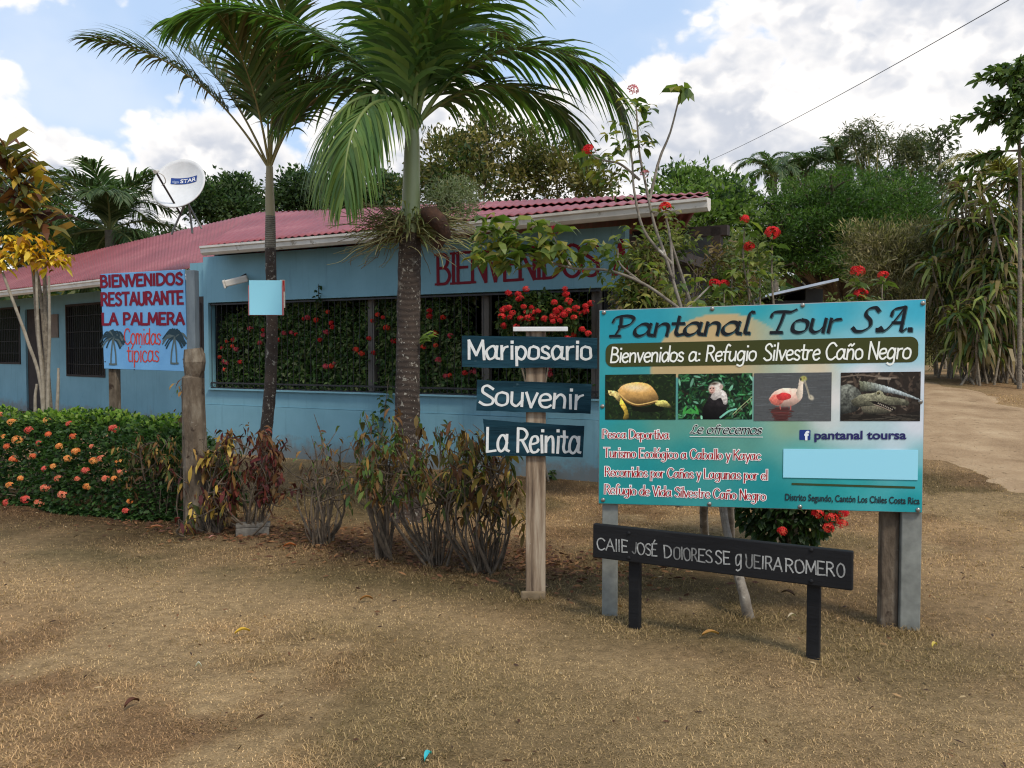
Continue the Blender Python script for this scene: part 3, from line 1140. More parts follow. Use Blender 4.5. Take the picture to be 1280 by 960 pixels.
mb = MB()
openings = [(wt(132), wt(84), wz(108, 471), wz(108, 379)), (wt(60), wt(33), 0.05, wz(45, 386)), (wt(27), wt(-70), wz(14, 455), wz(14, 384))]
t = .9
for o0, o1, z0, z1 in openings:
    wing_box(mb, t, o0, 0, .15, 0, 3.05)
    if z0 > 0.1: wing_box(mb, o0, o1, 0, .15, 0, z0)
    wing_box(mb, o0, o1, 0, .15, z1, 3.05)
    t = o1
wing_box(mb, t, 15, 0, .15, 0, 3.05)
mb.build('wing_wall', m_wall, house)
mb = MB(); wing_box(mb, 2.6, 15, 2.6, 2.7, 0, 3.05); wing_box(mb, 2.6, 15, .16, 2.6, 2.9, 2.95); mb.build('inner_wall', m_inner, house)
for k, (o0, o1, z0, z1) in enumerate(openings):
    if k == 1:
        continue
    mb = MB()
    for a_, b_ in ((o0, o0 + .05), (o1 - .05, o1)):
        wing_box(mb, a_, b_, -.02, .10, z0, z1)
    wing_box(mb, o0 + .05, o1 - .05, -.02, .10, z0, z0 + .05); wing_box(mb, o0 + .05, o1 - .05, -.02, .10, z1 - .05, z1)
    fr = mb.build('window', m_dark, house)
    mb = MB(); wing_box(mb, o0 + .05, o1 - .05, .06, .07, z0 + .05, z1 - .05); mb.build('pane', m_glass, fr)
    mb = MB()
    for x in np.arange(o0 + .12, o1 - .05, .12): wing_box(mb, x, x + .014, -.01, .004, z0 + .05, z1 - .05)
    for zz_ in np.linspace(z0 + .3, z1 - .3, 4): wing_box(mb, o0 + .05, o1 - .05, -.008, .002, zz_, zz_ + .012)
    mb.build('bars', m_iron, fr)
mb = MB(); o0, o1, z0, z1 = openings[1]; wing_box(mb, o0, o1, .05, .1, z0, z1); mb.build('door', m_dark, house)
mb = MB(); wing_box(mb, wt(75), wt(62), -.03, -.002, wz(68, 422), wz(68, 393)); nb = mb.build('wall_plaque', mat_noise('brown_board', [(0.3, srgb(96, 84, 74)), (0.7, srgb(122, 108, 96))], 6), house)

# ---------------------------------------------------------------- SATELLITE DISH on the roof
Yd = 15.2
c0 = P(228, 236, Yd)
dish = thing('satellite_dish', 'round white satellite dish on the red roof with a blue label', 'satellite dish', (c0[0], c0[1], c0[2] - .75), R(-4))
m_dish = mat_noise('dish_white', [(0.3, srgb(205, 205, 203)), (0.7, srgb(222, 222, 220))], 4, 0.5)
m_steel = mat_noise('galvanised_steel', [(0.3, srgb(106, 108, 102)), (0.7, srgb(138, 140, 132))], 12, 0.7, 0.0)
mb = MB()
rD = 33.5 / FPX * Yd
tilt = R(24)
Rx = np.array(Matrix.Rotation(-tilt, 3, 'X'))
rings = 10; sg = 40
V = [[0, 0.0, 0]]
for k in range(1, rings + 1):
    r = rD * k / rings
    for j in range(sg):
        a = 2 * math.pi * j / sg
        V.append([r * math.cos(a), -0.16 * (k / rings) ** 2 * rD / .46, r * math.sin(a) * 1.06])
V = np.array(V) @ Rx.T + np.array([0, 0, .75])
F4 = []
for k in range(rings - 1):
    for j in range(sg):
        a, b_ = 1 + k * sg + j, 1 + k * sg + (j + 1) % sg
        F4.append([a, b_, b_ + sg, a + sg])
mb.add(V, np.array(F4), (1, 1, 1), 0, True)
mb.f.append((np.array([[0, 1 + (j + 1) % sg, 1 + j] for j in range(sg)]), 0, True))
rf = mb.build('reflector', m_dish, dish)
s = rf.modifiers.new('thickness', 'SOLIDIFY'); s.thickness = .018
# label on the face
lab = bpy.data.objects.new('dish_label', None); COL.objects.link(lab)
lb = MB()
qz = 0.10
def onface(x, z, lift=.0):
    k2 = (x * x + (z / 1.06) ** 2) / rD ** 2
    return np.array([x, -0.16 * k2 * rD / .46 - .012 - lift, z]) @ Rx.T + np.array([0, 0, .75])
bpy.data.objects.remove(lab)
gxs = np.linspace(-.20, .27, 7); gz = np.linspace(.075, .185, 3)
V = np.array([onface(x, z + .06 * x, .014) for z in gz for x in gxs])
i = np.arange(21).reshape(3, 7)
lb.add(V, np.stack([i[:-1, :-1], i[:-1, 1:], i[1:, 1:], i[1:, :-1]], -1).reshape(-1, 4), srgb(44, 72, 138))
lo = lb.build('label_plate', M['paint'], dish)
for word, xa_, xb_, hh in (('tigo', -.175, -.065, .055), ('STAR', -.04, .255, .075)):
    tx = btext('lettering', word, M['paint'], lo, (0, 0), (1, 0), 1, 0, bold=.02)
    me = tx.data
    mx = max(v.co.z for v in me.vertices)
    for v in me.vertices:
        x = xa_ + (xb_ - xa_) * v.co.x; z = .095 + hh * v.co.z * .9 + .06 * x
        v.co = onface(x, z, .019)
    at = me.attributes.new('tint', 'FLOAT_COLOR', 'POINT')
    at.data.foreach_set('color', np.tile(np.array([.85, .85, .85, 1], np.float32) if word == 'STAR' else np.array([.35, .42, .6, 1], np.float32), len(me.vertices)))
mb = MB()
arm0 = np.array([0.02, -.12, .75 - rD * .98]); arm1 = np.array([-.17, -.62, .92])
tube(mb, [arm0, arm1], .017, 6)
feed = mb.build('feed_arm', m_dark, dish)
mb = MB(); tube(mb, [arm1 + (0, -.03, -.01), arm1 + (0, .08, .03)], [.035, .028], 8)
tube(mb, spline([arm1, arm1 + (.1, .05, -.05), arm1 + (.12, .1, -.15), arm1 + (.03, .15, -.2)], 6), .008, 5); mb.build('feed_horn', m_white, feed)
mb = MB()
foot = lambda px, py: np.array(P(px, py, Yd + .15)) - np.array([c0[0], c0[1], c0[2] - .75])
for a_, b_ in (((0.0, .1, .75 - rD * .5), foot(213, 293)), ((0.05, .1, .75 - rD * .5), foot(252, 286)), ((0.04, .15, .75 - rD * .4), foot(240, 292))):
    tube(mb, [a_, b_], .018, 6)
mb.build('mount', m_steel, dish)
mb = MB(); box(mb, -.08, .1, .03, .16, .62, .86); mb.build('back_bracket', m_steel, dish)
# ---------------------------------------------------------------- SIGNS
m_zinc = m_steel
m_oldpost = mat_noise('weathered_post', [(0.3, srgb(70, 60, 50)), (0.5, srgb(104, 92, 78)), (0.72, srgb(140, 130, 114))], 9, .95, bump=.9, bscale=26, stretch=(1, 1, .35), spots=[(7, .60, srgb(62, 52, 44)), (13, .64, srgb(160, 154, 140))], spec=.1, bdist=.02)
m_board_back = mat_noise('board_back', [(0.3, srgb(120, 124, 126)), (0.7, srgb(150, 152, 152))], 5, 0.6)
m_bolt = mat_noise('bolt_head', [(0.3, srgb(120, 118, 112)), (0.7, srgb(170, 166, 158))], 40, 0.35, 0.8)


def dome(mb, x, y, z, r, n=10):
    """bolt head standing out of a board towards -y"""
    V = [[x, y - r * .62, z]]
    for k, (rr, yy) in enumerate(((.5, .5), (.85, .28), (1, 0))):
        for j in range(n):
            a = 2 * math.pi * j / n
            V.append([x + r * rr * math.cos(a), y - r * yy, z + r * rr * math.sin(a)])
    F = []
    for k in range(2):
        for j in range(n):
            F.append([1 + k * n + j, 1 + k * n + (j + 1) % n, 1 + (k + 1) * n + (j + 1) % n, 1 + (k + 1) * n + j])
    mb.add(V, np.array(F), (1, 1, 1), 0, True)
    b0 = mb.n - len(V)
    mb.f.append((np.array([[b0, b0 + 1 + (j + 1) % n, b0 + 1 + j] for j in range(n)]), 0, True))


# ---- the tour billboard
pl, pr = G(762, 770), G(1138, 790)
bl, br = P(748, 630, pl[1] - .02), P(1153, 641, pr[1] - .02)
vec = br - bl
BW = float(np.hypot(vec[0], vec[1])); BA = math.atan2(vec[1], vec[0])
tl_ = P(743, 388, pl[1] - .02)
BH = float(tl_[2] - bl[2])
zb = float((bl[2] + br[2]) / 2)
bill = thing('billboard', 'large turquoise printed tour billboard with four wildlife photos on steel posts', 'billboard', (bl[0], bl[1], 0), BA)
q = Quad((743, 388.5), (1156, 374), (1153, 641), (748, 630), BW, BH)


def B(px, py):
    v = q(px, py)
    return np.array([v[0], v[1] + zb])


def Blocal(p):
    d = np.asarray(p, float) - np.array([bl[0], bl[1], 0])
    ca, sa = math.cos(BA), math.sin(BA)
    return np.array([d[0] * ca + d[1] * sa, -d[0] * sa + d[1] * ca, d[2]])


mb = MB(); box(mb, 0, BW, 0.0, .022, zb, zb + BH)
panel = bevel(mb.build('board', m_board_back, bill), .004)
# printed ground of the sheet: turquoise, with the sandy swoosh and the white right side of the design
pt = Paint(150, 94, 0, 0, 413, 256)          # pixels of the photograph from (743,385)
ctl = [(2, 5, 38, 148, 164), (2, 130, 40, 150, 160), (2, 250, 30, 140, 140), (60, 20, 44, 150, 168), (200, 3, 46, 158, 172), (300, 10, 60, 166, 188), (405, 10, 64, 172, 196),
       (180, 30, 118, 160, 140), (240, 40, 120, 172, 172), (330, 60, 120, 190, 206), (405, 60, 150, 200, 212), (280, 82, 214, 200, 170), (340, 88, 222, 222, 224), (405, 100, 216, 220, 226),
       (296, 120, 222, 218, 212), (296, 145, 205, 212, 208), (405, 150, 214, 218, 224), (330, 160, 184, 206, 208), (250, 152, 136, 168, 140), (150, 150, 104, 152, 130), (90, 150, 90, 150, 136),
       (190, 175, 90, 152, 138), (260, 185, 96, 166, 158), (40, 165, 52, 146, 142), (120, 190, 46, 144, 142), (60, 215, 32, 138, 140), (210, 215, 36, 140, 142), (300, 230, 38, 150, 150),
       (405, 190, 130, 184, 190), (380, 175, 190, 208, 214), (230, 240, 28, 136, 138), (330, 215, 48, 158, 160), (405, 245, 34, 150, 156), (405, 215, 60, 164, 170)]
num = np.zeros(pt.x.shape + (3,)); den = np.zeros(pt.x.shape)
for cx, cy, r_, g_, b_ in ctl:
    wgt = 1 / (((pt.x - cx) / 1.3) ** 2 + (pt.y - cy) ** 2 + 60) ** 1.5
    num += wgt[..., None] * np.array([r_, g_, b_], float); den += wgt
pt.c = num / den[..., None]
# edge of the sandy disc
edge = ((pt.x - 160) / 92.0) ** 2 + ((pt.y - 80) / 72.0) ** 2
inside = smooth01((1.0 - edge) / .035) * smooth01((290 - pt.x) / 110) * (pt.y < 90)
sand = np.array([202, 168, 118.]) * (1 - smooth01((pt.x - 150) / 130))[..., None] + np.array([176, 182, 158.]) * smooth01((pt.x - 150) / 130)[..., None]
pt.lay(inside * .9, sand)
pt.grain(.05, .07, 3)
pt.grain(.5, .04, 8)
pt.sheet('printed_sheet', .004, BW - .004, zb + .004, zb + BH - .004, -.003, bill)

# olive title bar
mb = MB()
c00, c11 = B(752.5, 459), B(1146, 422)
d0, d1 = B(752, 430), B(1146, 454.5)
zlo, zhi = (c00[1] + d1[1]) / 2, (d0[1] + c11[1]) / 2
sheet_quad(mb, round_rect(c00[0], c11[0], zlo, zhi, .045), -.005, srgb(62, 66, 30))
l0, l1 = B(985, 605), B(1143, 609.5)
sheet_quad(mb, [(l0[0], l0[1] - .006), (l1[0], l1[1] - .006), (l1[0], l1[1] + .006), (l0[0], l0[1] + .006)], -.005, srgb(58, 72, 44))
# pale blue blank plate where the telephone numbers are covered
k0, k1 = B(974, 561.5), B(1146, 600)
mb.build('title_bar', M['print'], bill)
mb = MB(); box(mb, k0[0], k1[0], -.0085, -.0045, k1[1] - .0, k0[1], srgb(154, 218, 236))
mb.build('blank_plate', M['print'], bill)


def caph(px, base, top):
    return abs(B(px, top)[1] - B(px, base)[1])


ink, white, red = srgb(22, 27, 32), srgb(240, 242, 232), srgb(164, 28, 34)
mb = MB()
kw = dict(kon=.16, ang=R(38), shear=.22, table=SWASH, minw=.006, xh=.84)
for col_, sh, y in ((srgb(60, 96, 100), (.005, -.005), -.0052), (ink, (0, 0), -.0064)):
    write(mb, 'Pantanal', B(757, 421.5), B(930, 418), .118, .0235, y, col_, shift=sh, **kw)
    write(mb, 'Tour', B(950, 417), B(1043, 415.3), .122, .0235, y, col_, shift=sh, **kw)
    write(mb, 'S.A.', B(1061, 415), B(1140, 413.8), .128, .0225, y, col_, shift=sh, **kw)
mb.build('lettering', M['print'], bill)
mb = MB()
kw = dict(kon=.85, ang=R(60), shear=.10, wob=.012, capu=1.45, xh=.88)
write(mb, 'Bienvenidos a: Refugio', B(758, 454), B(938, 451.5), .088, .0105, -.0068, white, **kw)
write(mb, 'Silvestre Caño Negro', B(947, 451.5), B(1136, 448.8), .092, .0105, -.0068, white, **kw)
mb.build('lettering', M['print'], bill)
mb = MB()
for txt, a_, b_, cp in (('Pesca Deportiva', (751, 548.5), (832, 549.3), .052), ('Turismo Ecológico a Caballo y Kayac', (753, 572), (946, 575.6), .056),
                        ('Recorridos por Caños y Lagunas por el', (755, 595.5), (955, 600), .056), ('Refugio de Vida Silvestre Caño Negro', (755, 617.3), (953, 625.5), .057)):
    for col_, gr, y in ((srgb(250, 248, 244), .0088, -.0052), (red, 0.0, -.0064)):
        write(mb, txt, B(*a_), B(*b_), cp, .0068, y, col_, kon=.30, ang=0, serif=.0022, grow=gr, minw=.0026, xh=.86)
mb.build('lettering', M['print'], bill)
mb = MB()
for col_, gr, y in ((srgb(214, 222, 214), .008, -.0052), (ink, 0.0, -.0064)):
    write(mb, 'Le ofrecemos', B(857, 542.5), B(946, 543.2), .048, .0078, y, col_, kon=.3, ang=R(30), shear=.25, serif=.0025, grow=gr, minw=.003, table={'L': SWASH['L']})
ribbon(mb, np.array([B(857, 546.3), B(902, 546.8), B(948, 547)]), .0045, -.006, 1, 0, srgb(220, 226, 220))
mb.build('lettering', M['print'], bill)
m_navy = mat_noise('navy_ink', [(0.3, srgb(22, 22, 84)), (0.7, srgb(30, 30, 96))], 5, .4)
m_ink = mat_noise('dark_ink', [(0.3, srgb(18, 34, 40)), (0.7, srgb(26, 42, 48))], 5, .4)
m_wht = mat_noise('white_ink', [(0.3, srgb(232, 236, 240)), (0.7, srgb(240, 242, 244))], 5, .4)
btext('lettering', 'pantanal toursa', m_navy, bill, B(1013, 549.5), B(1131, 549.3), .048, -.0066, bold=.03)
btext('lettering', 'Distrito Segundo, Cantón Los Chiles Costa Rica', m_ink, bill, B(977, 625), B(1149, 630), .039, -.0066, bold=.022)
f0, f1 = B(994, 550.5), B(1008, 538)
mb = MB()
sheet_quad(mb, round_rect(f0[0], f1[0], f0[1], f1[1], .005), -.005, srgb(38, 58, 128))
ic = mb.build('logo_tile', M['print'], bill)
btext('lettering', 'f', m_wht, ic, (f0[0] + .027, f0[1] + .001), (f0[0] + .054, f0[1] + .001), .05, -.0066, bold=.05)


def picture(pt, x0, y0, x1, y1):
    a_, b_ = B(x0, (y0 + y1) / 2), B(x1, (y0 + y1) / 2)
    top = (B(x0, y0)[1] + B(x1, y0)[1]) / 2
    bot = (B(x0, y1)[1] + B(x1, y1)[1]) / 2
    return pt.sheet('wildlife_photo', a_[0], b_[0], bot, top, -.0055, bill)


def leafy(pt, n, cols, s0, s1, seed=0):
    r_ = np.random.default_rng(seed)
    for k in range(n):
        cx, cy = r_.uniform(pt.x.min(), pt.x.max()), r_.uniform(pt.y.min(), pt.y.max())
        s = r_.uniform(s0, s1)
        pt.ell(cx, cy, s, s * r_.uniform(.18, .4), np.array(cols[r_.integers(len(cols))]) * r_.uniform(.6, 1.2), r_.uniform(0, 180))


def shade_blob(pt, pts, col, lightdir=(-.3, -.9), amt=.5, tex=.3, ts=.08, seed=1):
    """a photographed body: outline filled with colour that rounds off towards its edges, with a mottled skin"""
    old = pt.c.copy()
    pt.poly(pts, (1, 0, 0)); m = np.abs(pt.c - old).sum(-1) > 1e-6
    pt.c = old
    p = np.asarray(pts, float); cx, cy = p.mean(0); rx, ry = np.ptp(p[:, 0]) / 2 + 1, np.ptp(p[:, 1]) / 2 + 1
    u, v = (pt.x - cx) / rx, (pt.y - cy) / ry
    k = 1 + amt * (u * lightdir[0] + v * lightdir[1]) - .25 * amt * (u * u + v * v)
    k = k * (1 + tex * (fbm(pt.x, pt.y, ts, seed) - .5) * 2)
    pt.lay(m.astype(float), (np.asarray(col, float)[None, None] * k[..., None]).clip(0, 255))


# turtle on grass
pt = Paint(170, 114, 75, 575, 577, 904)
pt.fill((26, 40, 20)); leafy(pt, 520, [(44, 66, 28), (30, 48, 22), (58, 74, 36), (18, 28, 14), (34, 56, 24)], 5, 18, 1)
pt.poly([(260, 800), (350, 815), (440, 800), (500, 830), (420, 850), (280, 840)], (16, 22, 10))
shade_blob(pt, [(430, 768), (500, 765), (530, 790), (548, 820), (490, 812), (440, 800)], (184, 174, 96), tex=.4)
shade_blob(pt, [(95, 690), (125, 692), (160, 702), (196, 745), (205, 790), (165, 768), (140, 735), (105, 722)], (214, 188, 118), tex=.4)
shade_blob(pt, [(188, 745), (222, 800), (240, 850), (244, 895), (205, 902), (212, 850), (180, 790)], (200, 168, 66), tex=.4)
shade_blob(pt, [(165, 690), (200, 655), (260, 636), (330, 634), (390, 652), (430, 695), (455, 745), (440, 772), (370, 792), (290, 802), (220, 770), (180, 730)], (212, 164, 94), (-.1, -.95), .55, .16, .03)
pt.ell(290, 672, 70, 20, (246, 220, 176), 4, 12)
pt.line([(172, 712), (228, 764), (300, 794), (380, 784), (448, 765)], 8, (232, 190, 112)); pt.line([(180, 728), (228, 776), (300, 804), (380, 796), (446, 776)], 5, (120, 80, 40))
pt.ell(116, 703, 4, 4, (24, 18, 12)); pt.line([(96, 712), (112, 716), (128, 716)], 3, (130, 100, 60))
pt.grain(.1, .25, 2)
picture(pt, 753, 469, 839, 525.5)
# white-faced monkey among leaves
pt = Paint(180, 114, 592, 571, 1128, 904)
pt.fill((14, 32, 20)); leafy(pt, 620, [(30, 84, 44), (22, 58, 32), (64, 128, 76), (16, 34, 22), (90, 150, 110), (36, 70, 34), (44, 40, 28)], 8, 30, 3)
leafy(pt, 14, [(130, 196, 160)], 20, 40, 8)
for k in range(5): pt.ell(640 + 22 * k, 855 - 10 * abs(k - 2), 36, 9, (66, 156, 70), -70 + 35 * k)
shade_blob(pt, [(770, 904), (772, 830), (800, 770), (830, 720), (905, 700), (948, 760), (945, 830), (915, 904)], (30, 27, 28), (.2, -.9), .8, .5, .05)
shade_blob(pt, [(826, 745), (846, 712), (900, 690), (940, 716), (950, 785), (925, 795), (902, 748), (856, 765)], (206, 198, 190), (.4, -.7), .35, .3, .08)
pt.ell(864, 672, 50, 40, (228, 218, 206), -10, 4); pt.ell(905, 668, 13, 17, (196, 168, 154), 10, 3); pt.ell(838, 690, 22, 27, (210, 166, 150), 10, 4); pt.ell(852, 645, 24, 8, (70, 54, 44), -8, 4)
pt.ell(826, 680, 5, 4, (20, 14, 12)); pt.ell(848, 678, 5, 4, (20, 14, 12)); pt.ell(834, 696, 4, 3, (120, 76, 66)); pt.line([(824, 707), (846, 709)], 3, (120, 66, 60))
pt.line([(990, 868), (1060, 800), (1128, 740)], 6, (170, 180, 130)); pt.line([(1000, 880), (1070, 812), (1128, 765)], 4, (120, 110, 80)); pt.line([(900, 890), (960, 845), (1010, 830)], 14, (130, 200, 176))
pt.grain(.12, .35, 5)
picture(pt, 842, 468, 934, 525)
# pink wading bird with a spoon-shaped bill
pt = Paint(170, 110, 35, 518, 555, 837)
pt.fill((84, 86, 86))
for k in range(150):
    yy = rng.uniform(518, 837); xx = rng.uniform(15, 555)
    pt.line([(xx, yy), (xx + 30, yy + rng.uniform(-4, 4)), (xx + 70, yy)], 2.5, np.array([88, 91, 92]) * rng.uniform(.75, 1.25))
for k in range(26):
    yy = 748 + k * 3.4; w_ = 95 * math.sin(min(1, (k + 3) / 12) * 1.57) * (1 - k / 40)
    pt.line([(225 - w_ + rng.normal() * 8, yy), (225, yy + 2), (225 + w_ * .9 + rng.normal() * 10, yy)], 3.6, (np.array([74, 44, 40]) if k % 3 else np.array([120, 46, 42])) * rng.uniform(.7, 1.2))
shade_blob(pt, [(136, 690), (170, 645), (230, 620), (300, 622), (340, 630), (362, 670), (345, 705), (290, 738), (220, 742), (160, 725)], (236, 196, 176), (.1, -.9), .35, .12, .06)
shade_blob(pt, [(138, 694), (175, 660), (225, 668), (236, 705), (200, 734), (160, 722)], (226, 122, 106), (0, -.8), .3, .2, .08)
shade_blob(pt, [(185, 668), (230, 648), (278, 660), (284, 684), (240, 700), (200, 694)], (214, 62, 62), (0, -.6), .3, .2, .08)
shade_blob(pt, [(318, 656), (334, 604), (341, 560), (366, 560), (366, 610), (362, 672), (340, 700)], (230, 212, 190), (.6, -.1), .25, .1, .1)
pt.ell(368, 558, 23, 19, (170, 168, 96), 0, 3); pt.ell(350, 562, 5, 9, (24, 22, 22)); pt.ell(372, 553, 3.5, 3.5, (120, 20, 20))
pt.line([(376, 572), (392, 620), (410, 676)], 11, (180, 170, 146)); pt.ell(420, 682, 21, 15, (196, 186, 162), 40, 3); pt.line([(380, 580), (396, 630), (418, 684)], 3, (120, 112, 96))
pt.line([(212, 738), (216, 758)], 7, (196, 96, 88)); pt.line([(284, 738), (284, 762)], 7, (196, 96, 88))
pt.grain(.1, .12, 7)
picture(pt, 936, 467, 1034, 527)
# reptile resting half in dark water
pt = Paint(180, 108, 617, 510, 1168, 837)
pt.fill((44, 37, 31)); leafy(pt, 220, [(74, 62, 52), (36, 30, 26), (96, 84, 72), (56, 46, 38)], 8, 40, 11)
pt.line([(617, 540), (760, 528), (900, 545), (1000, 550)], 8, (120, 106, 92)); pt.line([(880, 552), (960, 556)], 12, (150, 138, 122))
shade_blob(pt, [(617, 600), (680, 590), (760, 650), (740, 760), (640, 790), (617, 800)], (92, 94, 86), (-.2, -.9), .6, .6, .07)
for k in range(16):
    x = 745 + k * 27; y0 = 566 + (k / 15) ** 1.5 * 122; h_ = 74 - k * 3.8
    base_ = np.array([104, 106, 86]) * (1 - min(1, k / 7)) + np.array([168, 178, 178]) * min(1, k / 7)
    shade_blob(pt, [(x, y0), (x + 25, y0 + 9), (x + 34, y0 + h_ * .5), (x + 40, y0 + h_), (x + 12, y0 + h_ - 5), (x + 6, y0 + h_ * .5)], base_, (0, -.9), .5, .35, .1, k)
    pt.line([(x + 26, y0 + 4), (x + 35, y0 + h_ * .5), (x + 41, y0 + h_)], 4, (40, 42, 42))
shade_blob(pt, [(690, 700), (760, 660), (850, 648), (880, 632), (905, 640), (930, 668), (1010, 682), (1085, 703), (1080, 735), (1000, 730), (880, 735), (780, 745), (710, 735)], (122, 120, 98), (0, -.95), .55, .45, .12, 4)
shade_blob(pt, [(760, 740), (880, 734), (1000, 745), (960, 780), (860, 795), (780, 780)], (98, 94, 78), (0, -.9), .6, .45, .12, 6)
pt.poly([(815, 702), (880, 708), (950, 730), (1000, 764), (960, 768), (880, 740)], (26, 20, 18)); pt.line([(850, 726), (900, 742), (965, 768)], 5, (176, 158, 138))
for k in range(9): pt.ell(880 + k * 12, 718 + k * 5.2, 3.2, 5, (206, 196, 176))
pt.ell(880, 652, 12, 9, (52, 50, 38)); pt.ell(877, 650, 4, 4, (150, 140, 80)); pt.ell(1050, 700, 16, 9, (140, 138, 116), 10, 3)
pt.poly([(617, 795), (800, 792), (1000, 802), (1168, 770), (1168, 837), (617, 837)], (34, 30, 25))
for k in range(30):
    xx = rng.uniform(617, 1120); yy = rng.uniform(790, 835); pt.line([(xx, yy), (xx + 30, yy + rng.uniform(-3, 3)), (xx + 60, yy)], 3, (82, 76, 66))
pt.grain(.12, .3, 10)
picture(pt, 1045.7, 466, 1149, 527)

for px, py in ((749, 391.5), (882, 387), (996, 382.3), (1151.5, 379.5), (750, 509), (1149, 503), (753.5, 625), (883, 629.8), (996, 633.2), (1147, 637)):
    v = B(px, py)
    mb = MB(); dome(mb, v[0], -.0055, v[1], .0135); mb.build('bolt', m_bolt, bill)
# the sheet is cut a little taller towards its right end
for ch in list(bill.children) + [g for ch in bill.children for g in ch.children]:
    n_ = len(ch.data.vertices)
    co = np.empty(n_ * 3, np.float32); ch.data.vertices.foreach_get('co', co); co = co.reshape(-1, 3)
    co[:, 2] = zb + (co[:, 2] - zb) * (1 + .042 * co[:, 0] / BW)
    ch.data.vertices.foreach_set('co', co.ravel()); ch.data.update()
# posts: a galvanised box section at each end, an old timber post beside the right one
for px, py, w in ((762, 770, .093), (1138.5, 790, .11)):
    L_ = Blocal(G(px, py))
    mb = MB(); box(mb, L_[0] - w / 2, L_[0] + w / 2, .026, .086, -.15, zb + BH - .06)
    bevel(mb.build('steel_post', m_zinc, bill), .006)
L_ = Blocal(G(1117, 788))
mb = MB(); box(mb, L_[0] - .06, L_[0] + .035, .06, .16, -.15, zb + BH - .2)
bevel(mb.build('timber_post', m_oldpost, bill), .012)

# ---- black street name board
sl, sr = G(791, 787), G(1015, 826)
vv = sr - sl; SA = math.atan2(vv[1], vv[0])
street = thing('street_name_board', 'long low black board with chalk white hand lettering in front of the billboard', 'street sign', (sl[0], sl[1], 0), SA)
m_black = mat_noise('black_painted_wood', [(0.3, srgb(18, 18, 20)), (0.7, srgb(32, 32, 33))], 5, .7, bump=.25, bscale=40, stretch=(.3, 1, 1.5), spots=[(16, .72, srgb(62, 60, 58))], spec=.25)
SL_ = np.linalg.norm(vv[:2])


def S_(px, py):
    n_ = np.array([-math.sin(SA), math.cos(SA), 0.])
    p = hplane(px, py, sl - n_ * .03, n_) - sl
    return np.array([p[0] * math.cos(SA) + p[1] * math.sin(SA), p[2]])


x0, z1 = S_(741, 657); x1, z1b = S_(1066, 688); _, z0 = S_(741, 697.5); _, z0b = S_(1066, 739)
ztop, zbot = (z1 + z1b) / 2, (z0 + z0b) / 2
mb = MB(); box(mb, x0, x1, -.03, 0.008, zbot, ztop)
bevel(mb.build('board', m_black, street), .006)
for xx, hh in ((0, 0), (SL_, 0)):
    mb = MB(); box(mb, xx - .033, xx + .033, .010, .055, -.15, ztop - .02)
    bevel(mb.build('leg', m_black, street), .005)
mb = MB()
grey = srgb(190, 190, 184)
for txt, a_, b_, fade in (('CAll', (746, 687), (776, 690), 1), ('E', (777, 690), (785, 691), 1), ('J', (790, 692), (796, 693), .45), ('OSÉ', (797, 693), (822, 695.5), .9), ('D', (830, 697), (840, 698), 1), ('OlOR', (842, 699), (872, 702), .55),
                          ('ES', (873, 702), (891, 704), .75), ('SE', (894, 704), (913, 706), 1), ('g', (919, 707), (928, 708), .95), ('UE', (932, 709), (951, 711), .6), ('IRA', (952, 711), (978, 714.5), .95), ('ROMER', (982, 715), (1044, 720.5), 1.05), ('O', (1046, 721), (1057, 722), .75)):
    write(mb, txt, S_(*a_), S_(*b_), .068 if txt != 'g' else .06, .0085, -.0315, grey * fade, kon=.8, ang=R(40), wob=.025, space=.06, capu=1.45 if txt != 'g' else 1.0)
mb.build('lettering', mat_tint('chalk_paint', .8, 0, .2, .6, 45), street)
for px, py in ((786, 667), (786, 698), (1014, 688), (1014, 727)):
    v = S_(px, py); mb = MB(); dome(mb, v[0], -.031, v[1], .012); mb.build('bolt', m_black, street)

# ---- hand-painted signpost with three boards
sp_ = G(668, 746)
post = thing('signpost', 'timber signpost with three dark blue hand painted boards', 'signpost', sp_, R(-3))
Yp = float(sp_[1])
m_timber = mat_noise('weathered_timber', [(0.36, srgb(78, 62, 48)), (0.5, srgb(136, 116, 94)), (0.64, srgb(172, 156, 134))], 14, .85, bump=.6, bscale=40, stretch=(1.6, 1.6, .12), spots=[(8, .66, srgb(84, 66, 52)), (26, .68, srgb(176, 170, 156))])
m_navyboard = mat_noise('dark_blue_board', [(0.3, srgb(12, 38, 48)), (0.5, srgb(22, 54, 66)), (0.72, srgb(40, 76, 90))], 5, .8, bump=.5, bscale=30, stretch=(.25, 1, 2.4), spots=[(14, .68, srgb(66, 88, 94)), (30, .72, srgb(110, 120, 120))], spec=.15)


def T_(px, py, dy=-.07):
    p = P(px, py, Yp + dy) - sp_
    return np.array([p[0], p[2]])


a_, b_ = T_(657.5, 600, 0), T_(682, 600, 0)
top = T_(670, 413, 0)[1]
mb = MB(); box(mb, a_[0], b_[0], -.05, .05, -.12, top)
bevel(mb.build('post', m_timber, post), .007)
mb = MB(); box(mb, a_[0] - .03, b_[0] + .0, -.08, -.051, -.05, .055); bevel(mb.build('footing', mat_noise('concrete', [(.3, srgb(104, 88, 66)), (.7, srgb(134, 116, 90))], 12, .9, bump=.5), post), .01)
mb = MB(); c0_, c1_ = T_(642, 415), T_(710.5, 408.5)
box(mb, c0_[0], c1_[0], -.075, -.052, c0_[1] + .004, c1_[1]); bevel(mb.build('white_strip', mat_noise('white_strip', [(.3, srgb(206, 206, 204)), (.7, srgb(228, 228, 226))], 8, .6, spots=[(20, .68, srgb(150, 150, 146))]), post), .004)


